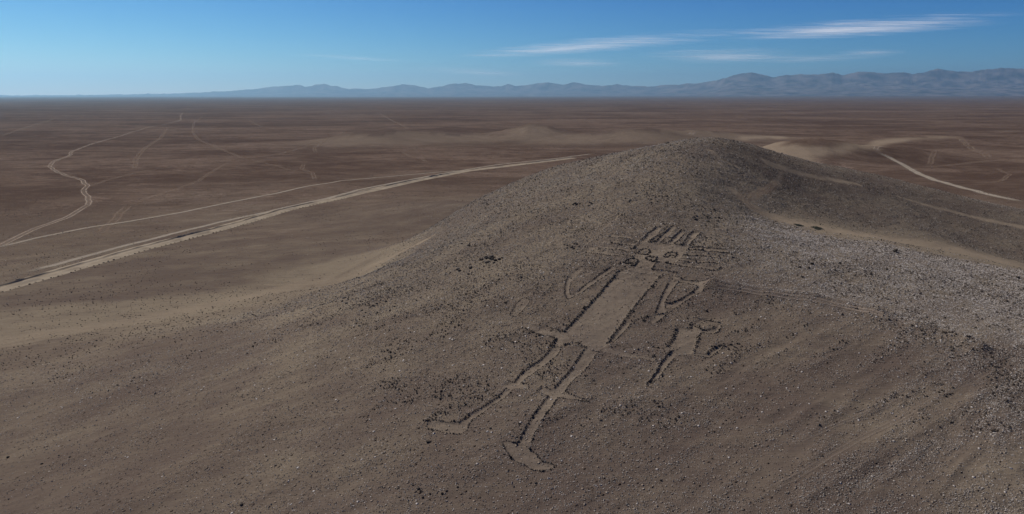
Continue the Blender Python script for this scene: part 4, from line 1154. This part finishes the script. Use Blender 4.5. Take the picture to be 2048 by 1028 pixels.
# ------------------------------------------------------------------ thin clouds high above
def cloud_material():
    m, t = new_mat('cirrus'); b = NB(t)
    uv = b.attr('u'); vv = b.attr('v')
    geo = b.n('ShaderNodeNewGeometry').outputs['Position']
    n1 = b.noise(b.mapping(geo, (.00012, .00045, .0001), (0, 0, R(-12))), 1.0, 7, .62, dist=.9)
    n2 = b.noise(b.mapping(geo, (.00035, .0022, .0001), (0, 0, R(-14))), 1.0, 6, .65, dist=.6)
    r = b.math('SQRT', b.math('ADD', b.math('POWER', uv, 2.0), b.math('POWER', vv, 2.0)))
    shape = b.math('SUBTRACT', 1.15, r)
    d = b.math('ADD', shape, b.math('ADD', b.math('MULTIPLY', b.math('SUBTRACT', n1, .5), 1.6), b.math('MULTIPLY', b.math('SUBTRACT', n2, .5), 1.5)))
    al = b.math('MULTIPLY', b.ramp(d, .2, 1.9), b.math('MULTIPLY', b.attr('dens'), b.ramp(r, 1.0, .7)))
    tl = b.n('ShaderNodeBsdfTranslucent'); tl.inputs[0].default_value = (.95, .95, .95, 1)
    df = b.n('ShaderNodeBsdfDiffuse'); df.inputs[0].default_value = (.9, .9, .9, 1)
    ad = b.n('ShaderNodeMixShader'); ad.inputs[0].default_value = .3
    b.l(tl.outputs[0], ad.inputs[1]); b.l(df.outputs[0], ad.inputs[2])
    tr_ = b.n('ShaderNodeBsdfTransparent'); mx = b.n('ShaderNodeMixShader')
    b.l(b.math('MULTIPLY', al, 1.5, clamp=True), mx.inputs[0]); b.l(tr_.outputs[0], mx.inputs[1]); b.l(ad.outputs[0], mx.inputs[2])
    o = b.n('ShaderNodeOutputMaterial'); b.l(mx.outputs[0], o.inputs[0]); return m
M_CLOUD = cloud_material()
ALT = 4200.0
def cloud(px0, py0, px1, py1, thick, dens, label):
    """long lens of cirrus between two directions, at one altitude"""
    a, dy, dz = ray([px0, px1], [py0, py1])
    tt = (ALT - CZ) / dz
    A = np.array([a[0] * tt[0], dy[0] * tt[0]]); B = np.array([a[1] * tt[1], dy[1] * tt[1]])
    am, dym, dzm = ray([(px0 + px1) / 2] * 2, [(py0 + py1) / 2 - thick / 2, (py0 + py1) / 2 + thick / 2])
    tm = (ALT - CZ) / dzm
    half = abs(dym[1] * tm[1] - dym[0] * tm[0]) / 2
    c = (A + B) / 2; d = (B - A) / 2
    n, m_ = 60, 16
    u = np.linspace(-1, 1, n); v = np.linspace(-1, 1, m_)
    U, V = np.meshgrid(u, v, indexing='ij')
    X = c[0] + U * d[0]; Y = c[1] + U * d[1] + V * half
    Z = ALT + 40 * np.sin(U * 3) + 30 * V
    i, j = np.meshgrid(np.arange(n - 1), np.arange(m_ - 1), indexing='ij'); q = i * m_ + j
    F = np.stack([q, q + m_, q + m_ + 1, q + 1], -1).reshape(-1, 4)
    o = mesh_np('cirrus_cloud', np.stack([X, Y, Z], -1).reshape(-1, 3), F, M_CLOUD, None, True, {'u': U.ravel(), 'v': V.ravel(), 'dens': np.full(U.size, dens)}, (c[0], c[1], ALT))
    tag(o, label, 'cloud', 'thin cirrus clouds')
cloud(890, 114, 1560, 66, 44, .62, 'long thin white cirrus streak rising to the right in mid sky')
cloud(1410, 66, 2010, 52, 60, .72, 'brightest feathery cirrus cloud, high in the right of the sky')
cloud(1270, 104, 1580, 122, 34, .5, 'short wispy cloud streak just below the two big ones')
cloud(1040, 123, 1260, 131, 22, .42, 'tiny faint wisp under the left end of the long streak')
cloud(1480, 116, 1760, 120, 24, .3, 'faint broad veil of cirrus right of the short streak')
cloud(800, 138, 1080, 152, 20, .36, 'very faint low streak of cloud above the distant left mountains')
cloud(570, 108, 840, 124, 16, .3, 'faintest high wisp left of the picture centre')
cloud(1680, 98, 1800, 112, 14, .3, 'small faint puff of cirrus above the right mountains')
